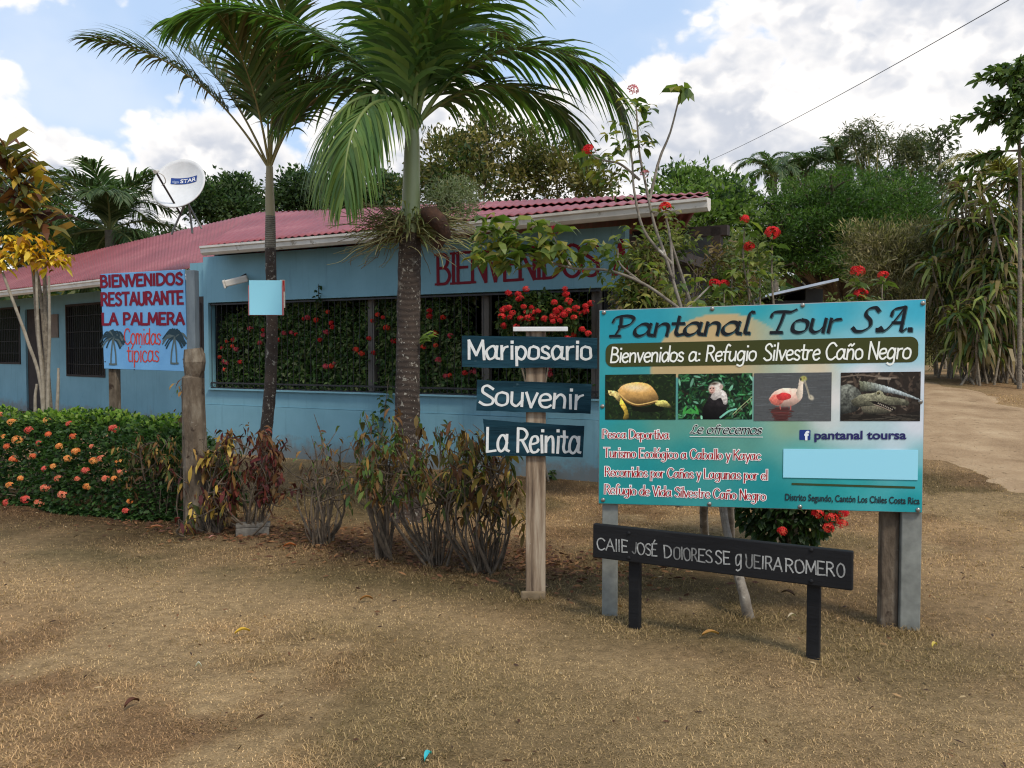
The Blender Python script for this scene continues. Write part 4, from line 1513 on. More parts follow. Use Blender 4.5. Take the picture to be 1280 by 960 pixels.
def plank(corners, seed):
    """a sawn board with slightly uneven edges"""
    tl, tr, br, bl = [T_(*c) for c in corners]
    n = 22
    r_ = np.random.default_rng(seed)
    u = np.linspace(0, 1, n)[:, None]
    up = tl + (tr - tl) * u + np.column_stack([np.zeros(n), np.cumsum(r_.normal(size=n)) * .0012])
    lo = bl + (br - bl) * u + np.column_stack([np.zeros(n), np.cumsum(r_.normal(size=n)) * .0012])
    yf, yb = -.078, -.052
    V = np.concatenate([np.column_stack([p[:, 0], np.full(n, y), p[:, 1]]) for p, y in ((up, yf), (lo, yf), (lo, yb), (up, yb))])
    i = np.arange(n - 1)
    F = np.concatenate([np.stack([i + k * n, i + ((k + 1) % 4) * n, i + 1 + ((k + 1) % 4) * n, i + 1 + k * n], 1) for k in range(4)])
    mb = MB(); mb.add(V, F)
    mb.f.append((np.array([[0, 3 * n, 2 * n, n], [n - 1, 2 * n - 1, 3 * n - 1, 4 * n - 1]]), 0, False))
    return mb.build('sign_board', m_navyboard, post)


wcol = srgb(226, 228, 224)
for cs, txt, a_, b_, cap, sd_ in ((((578, 419.6), (747, 422.6), (747, 460), (578, 459)), 'Mariposario', (585, 448.8), (741, 449), .118, 1),
                                 (((597, 475), (740, 480), (738.6, 517), (596, 513.5)), 'Souvenir', (600, 506), (731, 511), .125, 2),
                                 (((604.4, 524.6), (731, 532), (729, 571), (609, 570)), 'La Reinita', (608, 564), (727, 566), .15, 3)):
    pk = plank(cs, sd_)
    mb = MB()
    write(mb, txt, T_(*a_, -.08), T_(*b_, -.08), cap, .0182, -.0795, wcol, kon=.72, ang=R(20), wob=.018, space=.05)
    mb.build('lettering', mat_tint('white_brush_paint', .6, 0, .3, .18, 40), pk)

# ---- restaurant board on two posts
Yr = 9.35
rb = P(130, 461, Yr)
restb = thing('restaurant_board', 'light blue painted restaurant board with dark red words and two palms', 'sign', (rb[0], rb[1], 0), R(-9))
ca, sa = math.cos(R(-9)), math.sin(R(-9)); rn = np.array([-sa, ca, 0.])


def Rb(px, py):
    p = hplane(px, py, rb, rn) - np.array([rb[0], rb[1], 0])
    return np.array([p[0] * ca + p[1] * sa, p[2]])


cs = [Rb(125.6, 342.5), Rb(230.5, 336.7), Rb(234.6, 464.4), Rb(130, 460.8)]
m_sky = mat_noise('light_blue_board', [(0.3, srgb(92, 148, 196)), (0.7, srgb(112, 168, 212))], 2.5, .6, bump=.1, bscale=30, spots=[(12, .7, srgb(84, 130, 172))])
mb = MB()
V = [[p[0], y, p[1]] for y in (0, .022) for p in cs]
mb.add(V, BOXF[:, ::-1])
bevel(mb.build('board', m_sky, restb), .004)
mb = MB()
mar = srgb(118, 28, 48)
m_mar = mat_noise('dark_red_paint', [(0.3, srgb(108, 26, 44)), (0.7, srgb(128, 34, 54))], 9, .65)
for txt, a_, b_, tp in (('BIENVENIDOS', (126.2, 358.6), (228.8, 355), 342.8), ('RESTAURANTE', (127, 381.8), (229.6, 379.3), 364.5), ('LA PALMERA', (128, 405.6), (230.6, 405.2), 389.5)):
    write(mb, txt, Rb(*a_), Rb(*b_), Rb(a_[0], tp)[1] - Rb(*a_)[1] - .02, .029, -.004, mar, kon=.95, ang=0, space=.10)
org = srgb(196, 66, 52)
write(mb, 'Comidas', Rb(155, 430), Rb(201.5, 430.5), .165, .0125, -.004, org, kon=1, wob=.015)
write(mb, 'típicas', Rb(159, 452), Rb(199.6, 452), .165, .0125, -.004, org, kon=1, wob=.015)
dk, lt_ = srgb(40, 62, 72), srgb(86, 100, 100)
for cx, cy, stems in ((141.5, 422, ((-2, 0), (3, 0))), (218.5, 421, ((-3.5, 0), (2, 0)))):
    for ang in np.linspace(-50, 230, 17):
        a = R(ang); L_ = rng.uniform(13, 18)
        pts = [(cx, cy), (cx + math.cos(a) * L_ * .55, cy - math.sin(a) * L_ * .55 - 1), (cx + math.cos(a) * L_ * .95, cy - math.sin(a) * L_ * .62 + 6.5)]
        ribbon(mb, spline([Rb(*p) for p in pts], 6), .024, -.004, .5, R(45), dk if rng.random() < .65 else lt_)
    for dx, _ in stems:
        ribbon(mb, spline([Rb(cx, cy), Rb(cx + dx, cy + 18), Rb(cx + dx * 1.3, cy + 33)], 6), .016, -.0045, 1, 0, lt_)
    ribbon(mb, np.array([Rb(cx - 5, cy + 33), Rb(cx, cy + 33.4), Rb(cx + 5, cy + 33)]), .02, -.0045, 1, 0, lt_)
mb.build('lettering', M['paint'], restb)
for px, py in ((131, 346), (131.5, 452), (229, 449), (230, 458), (168, 462), (225, 340)):
    v = Rb(px, py); mb = MB(); dome(mb, v[0], -.001, v[1], .008, 6); mb.build('nail', m_iron, restb)
for px, w, topy in ((138.5, .09, 440), (237, .1, 337.5)):
    v = Rb(px, 470)
    x = v[0]
    mb = MB(); box(mb, x - w / 2, x + w / 2, .024 if px < 200 else -.002, .11, -.1, Rb(px, topy)[1])
    if px > 200:
        mb = MB(); box(mb, cs[1][0] + .016, cs[1][0] + .115, -.004, .09, -.1, Rb(px, topy)[1])
    bevel(mb.build('post', m_oldpost if px < 200 else mat_noise('grey_blue_post', [(.3, srgb(92, 104, 112)), (.7, srgb(124, 134, 138))], 8, .8, bump=.3, stretch=(1, 1, .3)), restb), .006)

# ---- small notice on the slim palm's trunk
Yn = 8.6
nc = P(332, 372, Yn)
notice = thing('trunk_notice', 'small pale blue square notice fixed to the slim palm trunk', 'notice', nc, R(2))
hw = 20 / FPX * Yn; hh = 21.5 / FPX * Yn
mb = MB(); box(mb, -hw - .012, hw + .016, .006, .022, -hh - .004, hh - .05, srgb(196, 120, 118)); box(mb, hw - .02, hw + .028, .010, .026, -hh + .07, hh + .006, srgb(214, 206, 190))
box(mb, hw + .006, hw + .027, .0075, .0095, hh - .11, hh, srgb(170, 44, 44))
mb.build('backing_board', M['paint'], notice)
mb = MB(); box(mb, -hw, hw, -.004, .005, -hh, hh, srgb(150, 216, 234)); mb.build('blank_plate', M['print'], notice)

# ---- old concrete post at the bushes
fp = G(245, 663)

mb = MB()
hgt = 1.6 + 5 / FPX * fp[1]
zz_ = np.array([-.1, .2, .6, 1.0, 1.25, 1.33, 1.36, 1.44, 1.52, 1.585, 1.62]) / 1.62 * hgt
rr_ = np.array([.115, .11, .105, .105, .11, .10, .07, .085, .095, .085, .06])
zz_ = np.array([-.1, .2, .5, .8, 1.1, 1.36, 1.37, 1.43, 1.50, 1.56, 1.62]) / 1.62 * hgt
rr_ = np.array([.112, .11, .106, .106, .104, .10, .078, .09, .102, .096, .08])
tube(mb, [(.008 * math.sin(k), .006 * math.cos(k * 2), z) for k, z in enumerate(zz_)], rr_, 8, wob=.045)
mb.f = [(f_, m_, False) for f_, m_, s_ in mb.f]
o = mb.build('old_post', m_oldpost, None, fp); o.rotation_euler = (0, 0, R(12)); tag(o, 'weathered old grey post with a broken knobbly top standing among the dry shrubs', 'post')
# ---------------------------------------------------------------- PLANTS: builders
def rdir(n, up=0.0):
    v = rng.normal(size=(n, 3))
    v[:, 2] += up
    return norm(v)


def leaves(mb, pos, dirs, L, W, col, droop=0.25, mat=0, fold=0.0, spread=0.6):
    """n blades: pointed ovals that bend down towards the tip"""
    n = len(pos)
    L = np.broadcast_to(np.asarray(L, float), (n,))[:, None]
    W = np.broadcast_to(np.asarray(W, float), (n,))[:, None] * .5
    droop = np.broadcast_to(np.asarray(droop, float), (n,))[:, None]
    dirs = norm(dirs)
    up = norm(np.array([0, 0, 1.0]) + rng.normal(size=(n, 3)) * spread)
    w = norm(np.cross(dirs, up))
    dn = np.array([0, 0, -1.0])
    p1 = pos + dirs * L * .35 + dn * droop * L * .06
    d2 = norm(dirs + dn * droop * .8)
    p2 = p1 + d2 * L * .37
    d3 = norm(dirs + dn * droop * 1.9)
    p3 = p2 + d3 * L * .3
    v = np.stack([pos, p1 - w * W, p1 + w * W, p2 - w * W * .8, p2 + w * W * .8, p3], 1).reshape(-1, 3)
    k = np.arange(n)[:, None] * 6
    c = np.repeat(np.broadcast_to(col, (n, 3)), 6, 0)
    s = mb.n
    mb.add(v, k + np.array([1, 2, 4, 3]), c, mat)
    mb.f.append((s + k + np.array([0, 2, 1]), mat, False))
    mb.f.append((s + k + np.array([3, 4, 5]), mat, False))


def sprigs(mb, pos, dirs, L, W, col, mat=0):
    """simple four-cornered leaves for foliage far off"""
    n = len(pos)
    L = np.broadcast_to(np.asarray(L, float), (n,))[:, None]
    W = np.broadcast_to(np.asarray(W, float), (n,))[:, None] * .5
    dirs = norm(dirs)
    w = norm(np.cross(dirs, rng.normal(size=(n, 3))))
    v = np.stack([pos, pos + dirs * L * .45 - w * W, pos + dirs * L, pos + dirs * L * .45 + w * W], 1).reshape(-1, 3)
    mb.add(v, np.arange(n)[:, None] * 4 + np.arange(4), np.repeat(np.broadcast_to(col, (n, 3)), 4, 0), mat)


def pick(pal, n, jit=.22):
    pal = np.asarray([srgb(*p) for p in pal])
    return pal[rng.integers(len(pal), size=n)] * rng.uniform(1 - jit, 1 + jit, (n, 1))


def frond(mb, base, az, el, L, bend, n=46, leafL=.55, leafW=.035, pal=((60, 82, 44),), pet=.16, lift=.25, droop=.9, rad=.016, curve=1.3, stemcol=(120, 128, 78), twist=0.0, side_bend=0.0, tipcol=None):
    base = np.asarray(base, float)
    S = 26
    s = np.linspace(0, 1, S)
    e = R(el) - R(bend) * s ** curve
    a = R(az) + R(side_bend) * s
    d = np.stack([np.cos(a) * np.cos(e), np.sin(a) * np.cos(e), np.sin(e)], 1)
    pts = base + np.concatenate([[np.zeros(3)], np.cumsum(d[:-1], 0)]) * (L / (S - 1))
    sc = srgb(*stemcol)
    tube(mb, pts, np.linspace(rad, rad * .18, S), 6, sc, 1, False)
    t = np.repeat(np.linspace(pet, .985, n), 2) + rng.normal(size=2 * n) * .004
    sgn = np.tile([1.0, -1.0], n)
    N = 2 * n
    P0 = np.stack([np.interp(t, s, pts[:, k]) for k in range(3)], 1)
    T = norm(np.stack([np.interp(t, s, d[:, k]) for k in range(3)], 1))
    side = np.stack([-np.sin(np.interp(t, s, a)), np.cos(np.interp(t, s, a)), np.zeros(N)], 1)
    upv = norm(np.cross(T, side)); upv *= np.sign(upv[:, 2:3] + 1e-6) if abs(el) < 85 else 1
    if twist:
        cs_, sn_ = math.cos(R(twist)), math.sin(R(twist))
        side, upv = side * cs_ + upv * sn_, upv * cs_ - side * sn_
    u = (t - pet) / (1 - pet)
    ll = leafL * (0.55 + .62 * np.sin(np.pi * np.clip(u * .82 + .12, 0, 1))) * (1 - .45 * u ** 3) * rng.uniform(.88, 1.1, N)
    ph = R(38) + R(30) * u + rng.normal(size=N) * .07
    dd = norm(side * (sgn * np.cos(ph))[:, None] + T * np.sin(ph)[:, None] + upv * (lift + rng.normal(size=N) * .08)[:, None])
    wv = norm(np.cross(dd, upv))
    K = 5
    dr = droop * rng.uniform(.7, 1.35, N)
    p = P0.copy()
    rows = []
    prof = [.35, 1.0, .95, .7, .38, .04]
    for k in range(K + 1):
        w = (leafW * .5 * prof[k])
        rows.append(np.stack([p - wv * w, p + wv * w], 1))
        dk_ = norm(dd + np.array([0, 0, -1.0]) * (dr * (k / K) ** 1.2)[:, None])
        p = p + dk_ * (ll / K)[:, None]
    V = np.stack(rows, 1)                     # N, K+1, 2, 3
    idx = np.arange(N * (K + 1) * 2).reshape(N, K + 1, 2)
    F = np.stack([idx[:, :-1, 0], idx[:, :-1, 1], idx[:, 1:, 1], idx[:, 1:, 0]], -1).reshape(-1, 4)
    c = pick(pal, N, .2)
    C = np.repeat(c[:, None], (K + 1) * 2, 1)
    if tipcol is not None:
        tk = (rng.random(N) < .6)[:, None] * np.repeat(np.array([0, 0, 0, 0, .5, .9]), 2)[None]
        C = C * (1 - tk[..., None]) + srgb(*tipcol) * tk[..., None]
    mb.add(V.reshape(-1, 3), F, C.reshape(-1, 3), 0)
    return pts


M['rachis'] = mat_tint('frond_stalk', .5)


def trunk_rings(name, lo, hi, spots, z=28):
    m, t, b = new_mat(name)
    tcn = t.nodes.new('ShaderNodeTexCoord')
    w = t.nodes.new('ShaderNodeTexWave'); w.bands_direction = 'Z'
    w.inputs['Scale'].default_value = z; w.inputs['Distortion'].default_value = 1.6; w.inputs['Detail'].default_value = 3; w.inputs['Detail Scale'].default_value = 2
    t.links.new(tcn.outputs['Object'], w.inputs['Vector'])
    c = _mix(t, _ramp(t, w.outputs['Fac'], [(0.1, 0.0), (0.6, 1.0)]), lo, hi)
    c = _mix(t, 1.0, c, _ramp(t, _noise(t, 9, 6), [(0.3, .6), (0.7, 1.25)]), 'MULTIPLY')
    for sc, th, colr in spots:
        c = _mix(t, _ramp(t, _noise(t, sc, 6, .68), [(th, 0.0), (th + .04, 1.0)]), c, colr)
    t.links.new(c, b.inputs['Base Color']); b.inputs['Roughness'].default_value = .85
    _bump(t, b, w.outputs['Fac'], .5, .012)
    return m


m_trunk = trunk_rings('ringed_palm_trunk', srgb(36, 29, 25), srgb(82, 68, 57), [(7, .62, srgb(112, 104, 92)), (16, .60, srgb(158, 152, 138)), (40, .62, srgb(176, 172, 158))])
m_trunk2 = trunk_rings('grey_palm_trunk', srgb(96, 90, 78), srgb(132, 124, 108), [(9, .68, srgb(70, 62, 54))], 16)
m_shaft = mat_noise('palm_crownshaft', [(0.3, srgb(120, 134, 92)), (0.6, srgb(146, 156, 116)), (0.8, srgb(164, 166, 134))], 3, .45, bump=.12, bscale=40, stretch=(1, 1, .2), spots=[(10, .74, srgb(180, 176, 156))])
m_shaft2 = mat_noise('slim_crownshaft', [(0.3, srgb(128, 118, 84)), (0.7, srgb(150, 138, 104))], 4, .5, stretch=(1, 1, .2))

GP = [(92, 122, 62), (78, 108, 54), (106, 134, 70), (86, 114, 64), (116, 138, 66)]
# ---- the big palm in front of the window
bp = G(508, 652)
big = thing('palm_tree', 'tall green palm with thick dark ringed trunk and pale green shaft before the barred window', 'palm tree', bp)
pz = lambda px, py: P(px, py, bp[1]) - bp
tp = spline([pz(507, 668), pz(508, 600), pz(510, 450), pz(512, 330), pz(513, 292)], 10)
mb = MB(); tube(mb, tp, np.interp(np.linspace(0, 1, len(tp)), [0, .12, .3, 1], [.20, .14, .118, .10]), 18, wob=.02)
mb.build('trunk', m_trunk, big)
ts = spline([pz(513, 294), pz(514, 250), pz(515, 190), pz(516, 155)], 8)
mb = MB(); tube(mb, ts, np.interp(np.linspace(0, 1, len(ts)), [0, .25, .8, 1], [.092, .088, .068, .05]), 18)
mb.build('crownshaft', m_shaft, big)
cr = pz(516, 158)
#        az   el   L   bend n  lL  lift droop side
FR = [(176, 60, 2.75, 82, 64, .84, .0, 1.5, 0),      # up and over to the left edge of the picture
      (4, 62, 2.75, 150, 64, .84, .0, 1.5, 0),        # the big arch to the right
      (16, 46, 2.0, 118, 52, .78, .0, 1.4, 0),        # lower arch beyond it
      (262, 84, 2.7, 75, 58, .80, .1, 1.3, 0),        # towards the viewer, overhead
      (290, 78, 2.4, 100, 54, .78, .1, 1.3, 10),
      (246, 70, 1.75, 165, 78, .74, -.1, 2.8, 0),     # hanging curtain on the near left
      (222, 74, 1.6, 172, 52, .70, -.1, 2.6, 0),
      (186, 52, 1.5, 120, 40, .6, .0, 1.6, -10),
      (60, 74, 2.5, 85, 56, .78, .1, 1.2, 0),
      (95, 80, 2.4, 80, 54, .78, .1, 1.2, 0),
      (140, 68, 2.5, 95, 54, .78, .1, 1.3, 0),
      (335, 74, 2.6, 100, 58, .8, .05, 1.3, 0),
      (230, 80, 2.5, 70, 54, .8, .1, 1.2, 0),
      (30, 82, 2.6, 62, 56, .8, .1, 1.2, -8)]
for az_, el_, L_, bd, n_, ll, lf, dr, sb in FR:
    mb = MB()
    pal = GP
    if az_ in (246, 222): pal = GP + [(110, 132, 68), (128, 148, 80)]
    if az_ == 4: pal = GP + [(104, 126, 66)]
    frond(mb, cr + np.array([math.cos(R(az_)), math.sin(R(az_)), 0]) * .03 + (0, 0, rng.uniform(-.08, .03)), az_, el_, L_, bd, n_, ll, .031 if az_ in (246, 222) else .052, pal, .13, lf, dr, .026, .55 if az_ in (246, 222) else 1.25, (118, 132, 74), 0, sb)
    mb.build('frond', [M['leaf_gloss'], M['rachis']], big)
mb = MB(); tube(mb, [cr, cr + (0.01, -.02, .5), cr + (.02, -.03, 1.3)], [.03, .02, .004], 8, srgb(120, 140, 80)); mb.build('spear_leaf', M['rachis'], big)

# ---- the slim palm
sp2 = G(334, 632)
slim = thing('palm_tree', 'slim palm with thin speckled trunk and reddish brown frond tips', 'palm tree', sp2)
pz2 = lambda px, py: P(px, py, sp2[1]) - sp2
tp = spline([pz2(330, 645), pz2(331, 560), pz2(338, 480), pz2(340, 400), pz2(338, 310)], 10)
mb = MB(); tube(mb, tp, np.interp(np.linspace(0, 1, len(tp)), [0, .15, 1], [.085, .066, .055]), 14, wob=.03); mb.build('trunk', m_trunk, slim)
tp = spline([pz2(338, 312), pz2(338, 270)], 10)
mb = MB(); tube(mb, tp, np.linspace(.056, .05, len(tp)), 14); mb.build('trunk', m_trunk2, slim)
tp = spline([pz2(338, 271), pz2(337, 235), pz2(337, 208)], 8)
mb = MB(); tube(mb, tp, np.linspace(.05, .034, len(tp)), 14); mb.build('crownshaft', m_shaft2, slim)
cr2 = pz2(337, 212)
SPAL = [(88, 106, 56), (78, 98, 50), (104, 112, 60), (114, 106, 66), (72, 90, 48)]
for az_, el_, L_, bd, n_, ll, lf, dr, sb in [(184, 58, 2.3, 60, 72, .62, .25, 1.1, 0), (172, 66, 1.9, 40, 46, .62, .3, .9, 0), (110, 76, 1.7, 40, 44, .62, .3, .8, 0), (20, 74, 1.6, 50, 44, .6, .3, .9, 0),
                                         (345, 66, 1.35, 70, 40, .55, .2, 1.0, 0), (60, 68, 1.6, 50, 42, .6, .3, .8, 0), (250, 76, 1.6, 45, 42, .6, .3, .9, 0), (300, 80, 1.7, 40, 42, .6, .3, .8, 0)]:
    mb = MB()
    frond(mb, cr2, az_, el_, L_, bd, n_, ll, .034, SPAL, .3, lf, dr, .015, 1.5, (132, 118, 72), 0, sb, (96, 62, 46))
    mb.build('frond', [M['leaf_gloss'], M['rachis']], slim)
mb = MB(); tube(mb, [cr2, cr2 + (.05, 0, .8), cr2 + (.10, .0, 1.5)], [.022, .016, .004], 7, srgb(176, 160, 84)); mb.build('spear_leaf', M['rachis'], slim)

# ---- air plants on the big palm
def tangle(name, label, cat, px, py, dY, spread, n, cols, rad=.005):
    o = P(px, py, bp[1] + dY)
    mb = MB()
    for k in range(n):
        d = rdir(1, -.1)[0] * spread
        p = [np.zeros(3)]
        for j in range(4):
            p.append(p[-1] + d * .3 + rng.normal(size=3) * .05 + np.array([0, 0, -.012]))
        tube(mb, spline(p, 4), np.linspace(rad, rad * .5, 17), 4, srgb(*cols[rng.integers(len(cols))]) * rng.uniform(.7, 1.2), 0, False)
    return tag(mb.build(name, M['paint'], None, o), label, cat)


o = P(512, 292, bp[1])
epi = thing('epiphyte', 'wide tangle of pale roots and strap leaves round the big palm trunk', 'epiphyte', o)
mb = MB()
for k in range(330):
    sx = rng.choice([-1, 1]) * (1 if rng.random() < .85 else .3)
    p = [np.array([sx * .08, rng.uniform(-.12, .1), rng.uniform(-.05, .16)])]
    d = np.array([sx * rng.uniform(.2, 1) * (1.0 if sx > 0 else .9), rng.uniform(-.7, .5), rng.uniform(-.35, .35)])
    for j in range(5):
        p.append(p[-1] + d * .125 + rng.normal(size=3) * .035 + np.array([0, 0, -.006 * j]))
    tube(mb, spline(p, 3), np.linspace(.005, .0025, 16), 4, srgb(*[(150, 144, 104), (124, 112, 78), (166, 164, 120), (112, 94, 64), (136, 142, 88)][rng.integers(5)]) * rng.uniform(.7, 1.15), 0, False)
mb.build('root_tangle', M['paint'], epi)
mb = MB()
n = 130
a = rng.uniform(0, 2 * math.pi, n)
pos = np.stack([np.cos(a) * .14, np.sin(a) * .14, rng.uniform(-.02, .2, n)], 1)
leaves(mb, pos, np.stack([np.cos(a), np.sin(a), rng.uniform(-.2, 1.2, n)], 1), rng.uniform(.15, .34, n), .022, pick([(128, 138, 84), (150, 152, 104), (110, 124, 70)], n), 1.0)
mb.build('strap_leaves', M['leaf'], epi)
o = P(566, 250, bp[1] + .02)
mb = MB()
n = 2600
d = rdir(n); r_ = .30 * rng.random(n) ** .4
sprigs(mb, d * r_[:, None] * np.array([1, .8, .8]), rdir(n, .2), rng.uniform(.03, .07, n), .008, pick([(142, 152, 118), (122, 136, 98), (158, 164, 132)], n))
for k in range(60):
    d = rdir(1)[0] * np.array([1, .8, .8])
    tube(mb, [np.array([-.15, 0, -.1]), d * .15, d * .29], [.006, .004, .002], 4, srgb(130, 134, 100), 0, False)
tag(mb.build('air_plant', M['leaf'], None, o), 'round ball of feathery grey green foliage beside the big palm trunk', 'air plant')
o = P(536, 272, bp[1] - .3)
mb = MB()
tube(mb, [(-.05, 0, .06), (.02, -.02, .03), (.1, -.01, -.04), (.14, .05, -.13), (.06, .12, -.25)], [.05, .075, .07, .055, .04], 9, wob=.16)
tag(mb.build('dead_stump', mat_noise('rotten_wood', [(.3, srgb(38, 26, 20)), (.7, srgb(84, 56, 40))], 12, .9, bump=.8), None, o), 'broken dark brown wood stump stuck on the palm trunk among roots', 'wood stump')
o = P(525, 428, bp[1] - .1)
mb = MB()
n = 9; a = rng.uniform(-1.2, 1.0, n)
leaves(mb, np.zeros((n, 3)) + rng.normal(size=(n, 3)) * .015, np.stack([np.cos(a) * .6 + .15, rng.uniform(-.6, -.1, n), rng.uniform(.2, 1.2, n)], 1), rng.uniform(.14, .24, n), .035, pick([(128, 150, 66), (108, 132, 60)], n), .5)
tag(mb.build('orchid', M['leaf'], None, o), 'small light green strap leaved orchid halfway up the dark palm trunk', 'orchid')


# ---- generic trees
def tree(name, label, cat, base, lobes, n, leaf, pal, trunk_r=.16, group=None, clump=.5, per=38, up=.1, width=.45, kind=0, trunk_top=None, shell=.35, gap=0.0, barkm=None, flat=.7):
    base = np.asarray(base, float)
    root = thing(name, label, cat, base, 0, group)
    lobes = np.asarray(lobes, float)
    lobes[:, :3] -= base
    cz = lobes[:, 2].mean()
    tt_ = np.array([0, 0, lobes[:, 2].min() * .6]) if trunk_top is None else np.asarray(trunk_top) - base
    mb = MB()
    tube(mb, spline([(0, 0, -.2), tt_ * .5 + rng.normal(size=3) * .06, tt_], 6), np.linspace(trunk_r, trunk_r * .6, 13), 9, wob=.04)
    for l in lobes:
        e = l[:3]
        mid = (tt_ + e) / 2 + rng.normal(size=3) * .15 * np.linalg.norm(e - tt_) * .3
        tube(mb, spline([tt_ * .97, mid, e], 6), np.linspace(trunk_r * .5, trunk_r * .12, 13), 6)
        for k in range(5):
            d = rdir(1, .4)[0] * l[3:] * .85
            tube(mb, spline([mid + (e - mid) * rng.random(), e + d * .5 + rng.normal(size=3) * .05, e + d], 4), np.linspace(trunk_r * .16, trunk_r * .04, 9), 5)
    mb.build('trunk', barkm or M['bark'], root)
    area = (lobes[:, 3] * lobes[:, 4] * lobes[:, 5]) ** (2 / 3)
    nc = max(8, n // per)
    li = rng.choice(len(lobes), nc, p=area / area.sum())
    d = rdir(nc, .25)
    rad = 1 - shell * rng.random(nc) ** 1.5 + rng.normal(size=nc) * .07
    cc = lobes[li, :3] + d * lobes[li, 3:] * rad[:, None]
    if gap:
        k = fbm(cc[:, 0] * 3 + cc[:, 1], cc[:, 2] * 3, .5, 31) > gap
        cc, d, li = cc[k], d[k], li[k]; nc = len(cc)
    tone = rng.uniform(.72, 1.25, nc)
    sig = clump * lobes[li, 3:].mean(1) * .5
    m_ = np.repeat(np.arange(nc), per)
    N = len(m_)
    pos = cc[m_] + rng.normal(size=(N, 3)) * sig[m_, None] * np.array([1, 1, flat])
    dd = norm(d[m_] * .8 + rng.normal(size=(N, 3)) * .7 + np.array([0, 0, up]))
    cols = pick(pal, nc, .1)[m_] * tone[m_, None] * rng.uniform(.7, 1.3, (N, 1))
    mb = MB()
    L = leaf * rng.uniform(.6, 1.3, N)
    if kind == 0:
        sprigs(mb, pos, dd, L, L * width, cols)
    else:
        leaves(mb, pos, dd, L, L * width, cols, .5)
    mb.build('crown', M['leaf'], root)
    return root


def lobes_px(spec):
    """(px, py, Y, rx px, rz px, depth m) -> world ellipsoids"""
    out = []
    for px, py, Y, rx, rz, dp in spec:
        p = P(px, py, Y); s = Y / FPX
        out.append([*p, rx * s, dp, rz * s])
    return out


DG = [(62, 82, 48), (74, 94, 52), (52, 72, 42), (84, 100, 60)]
OL = [(104, 104, 56), (120, 112, 62), (86, 92, 50), (134, 122, 72), (76, 84, 46)]
LG = [(108, 132, 60), (94, 118, 54), (122, 142, 70)]
FG = [(64, 92, 36), (76, 104, 42), (54, 80, 32), (92, 116, 48)]


def gb(px, Y):
    x = (px - 640) / FPX * Y
    return np.array([x, Y, float(hz(x, Y))])


TG = 'trees behind the red roof'
tree('tree', 'dark leafy tree rising just right of the satellite dish', 'tree', gb(280, 34), lobes_px([(272, 258, 34, 30, 26, 1.3), (300, 240, 34.5, 22, 18, 1.0), (258, 250, 33.5, 20, 20, 1.0), (300, 270, 34, 30, 22, 1)]), 8500, .2, DG, group=TG)
tree('tree', 'round dark green tree between the two palms behind the roof ridge', 'tree', gb(375, 35), lobes_px([(376, 240, 35, 26, 22, 1.2), (362, 262, 35, 22, 20, 1.1), (400, 250, 35.5, 22, 20, 1.1)]), 8000, .2, DG, group=TG)
tree('tree', 'tree crown half hidden behind the hanging frond of the big palm', 'tree', gb(450, 34), lobes_px([(446, 258, 34, 26, 18, 1.2), (488, 244, 34, 24, 22, 1.2)]), 6500, .19, DG + OL[:1], group=TG)
tree('tree', 'airy olive tree rising behind the roof just right of the big palm', 'tree', gb(590, 26), lobes_px([(560, 205, 26, 44, 40, 1.2), (610, 175, 26, 34, 40, 1.1), (590, 225, 25.5, 52, 34, 1.2), (545, 235, 26, 40, 24, 1)]), 7600, .19, OL + DG[:2], .1, TG, .42, 30, .3, .38, shell=.7, gap=.36)
tree('tree', 'thin leaved yellowish tree behind the roof under the arching frond', 'tree', gb(680, 27), lobes_px([(668, 195, 27, 40, 42, 1.2), (700, 220, 27, 46, 34, 1.2), (645, 225, 27, 34, 28, 1.1), (738, 232, 26.5, 30, 22, 1.1)]), 6800, .19, OL, .1, TG, .42, 30, .3, .38, shell=.7, gap=.38)
tree('tree', 'light green bushy tree seen past the right end of the roof', 'tree', gb(860, 30), lobes_px([(850, 245, 30, 40, 28, 1.5), (890, 250, 30, 40, 30, 1.5), (868, 285, 29, 60, 40, 1.6), (915, 275, 29.5, 30, 36, 1.4)]), 9500, .22, LG + DG[:1], .16, 'trees beyond the house')
tree('tree', 'darker shrubby tree close behind the right end of the eave', 'tree', gb(830, 19), lobes_px([(800, 320, 19, 44, 40, .9), (850, 325, 19.5, 44, 42, 1.0), (890, 345, 19, 36, 40, 1), (820, 365, 18.5, 60, 30, 1)]), 9000, .13, [(104, 108, 60), (86, 94, 52), (122, 118, 70), (74, 82, 48)], .08, 'trees beyond the house', shell=.7)
tree('shrubby_tree', 'olive green shrub growing in front of the open porch end of the restaurant', 'shrub', gb(850, 8.9), lobes_px([(806, 330, 8.8, 26, 30, .4), (838, 312, 9.0, 30, 34, .45), (872, 335, 8.9, 34, 40, .45), (908, 352, 9.0, 32, 34, .45), (800, 375, 8.8, 34, 34, .5), (846, 370, 8.8, 44, 40, .5), (895, 390, 8.9, 50, 40, .5)]), 13000, .085, [(116, 122, 62), (94, 106, 54), (136, 134, 74), (80, 92, 50), (110, 92, 58)], .03, None, shell=.9, width=.32, kind=1, gap=.34)
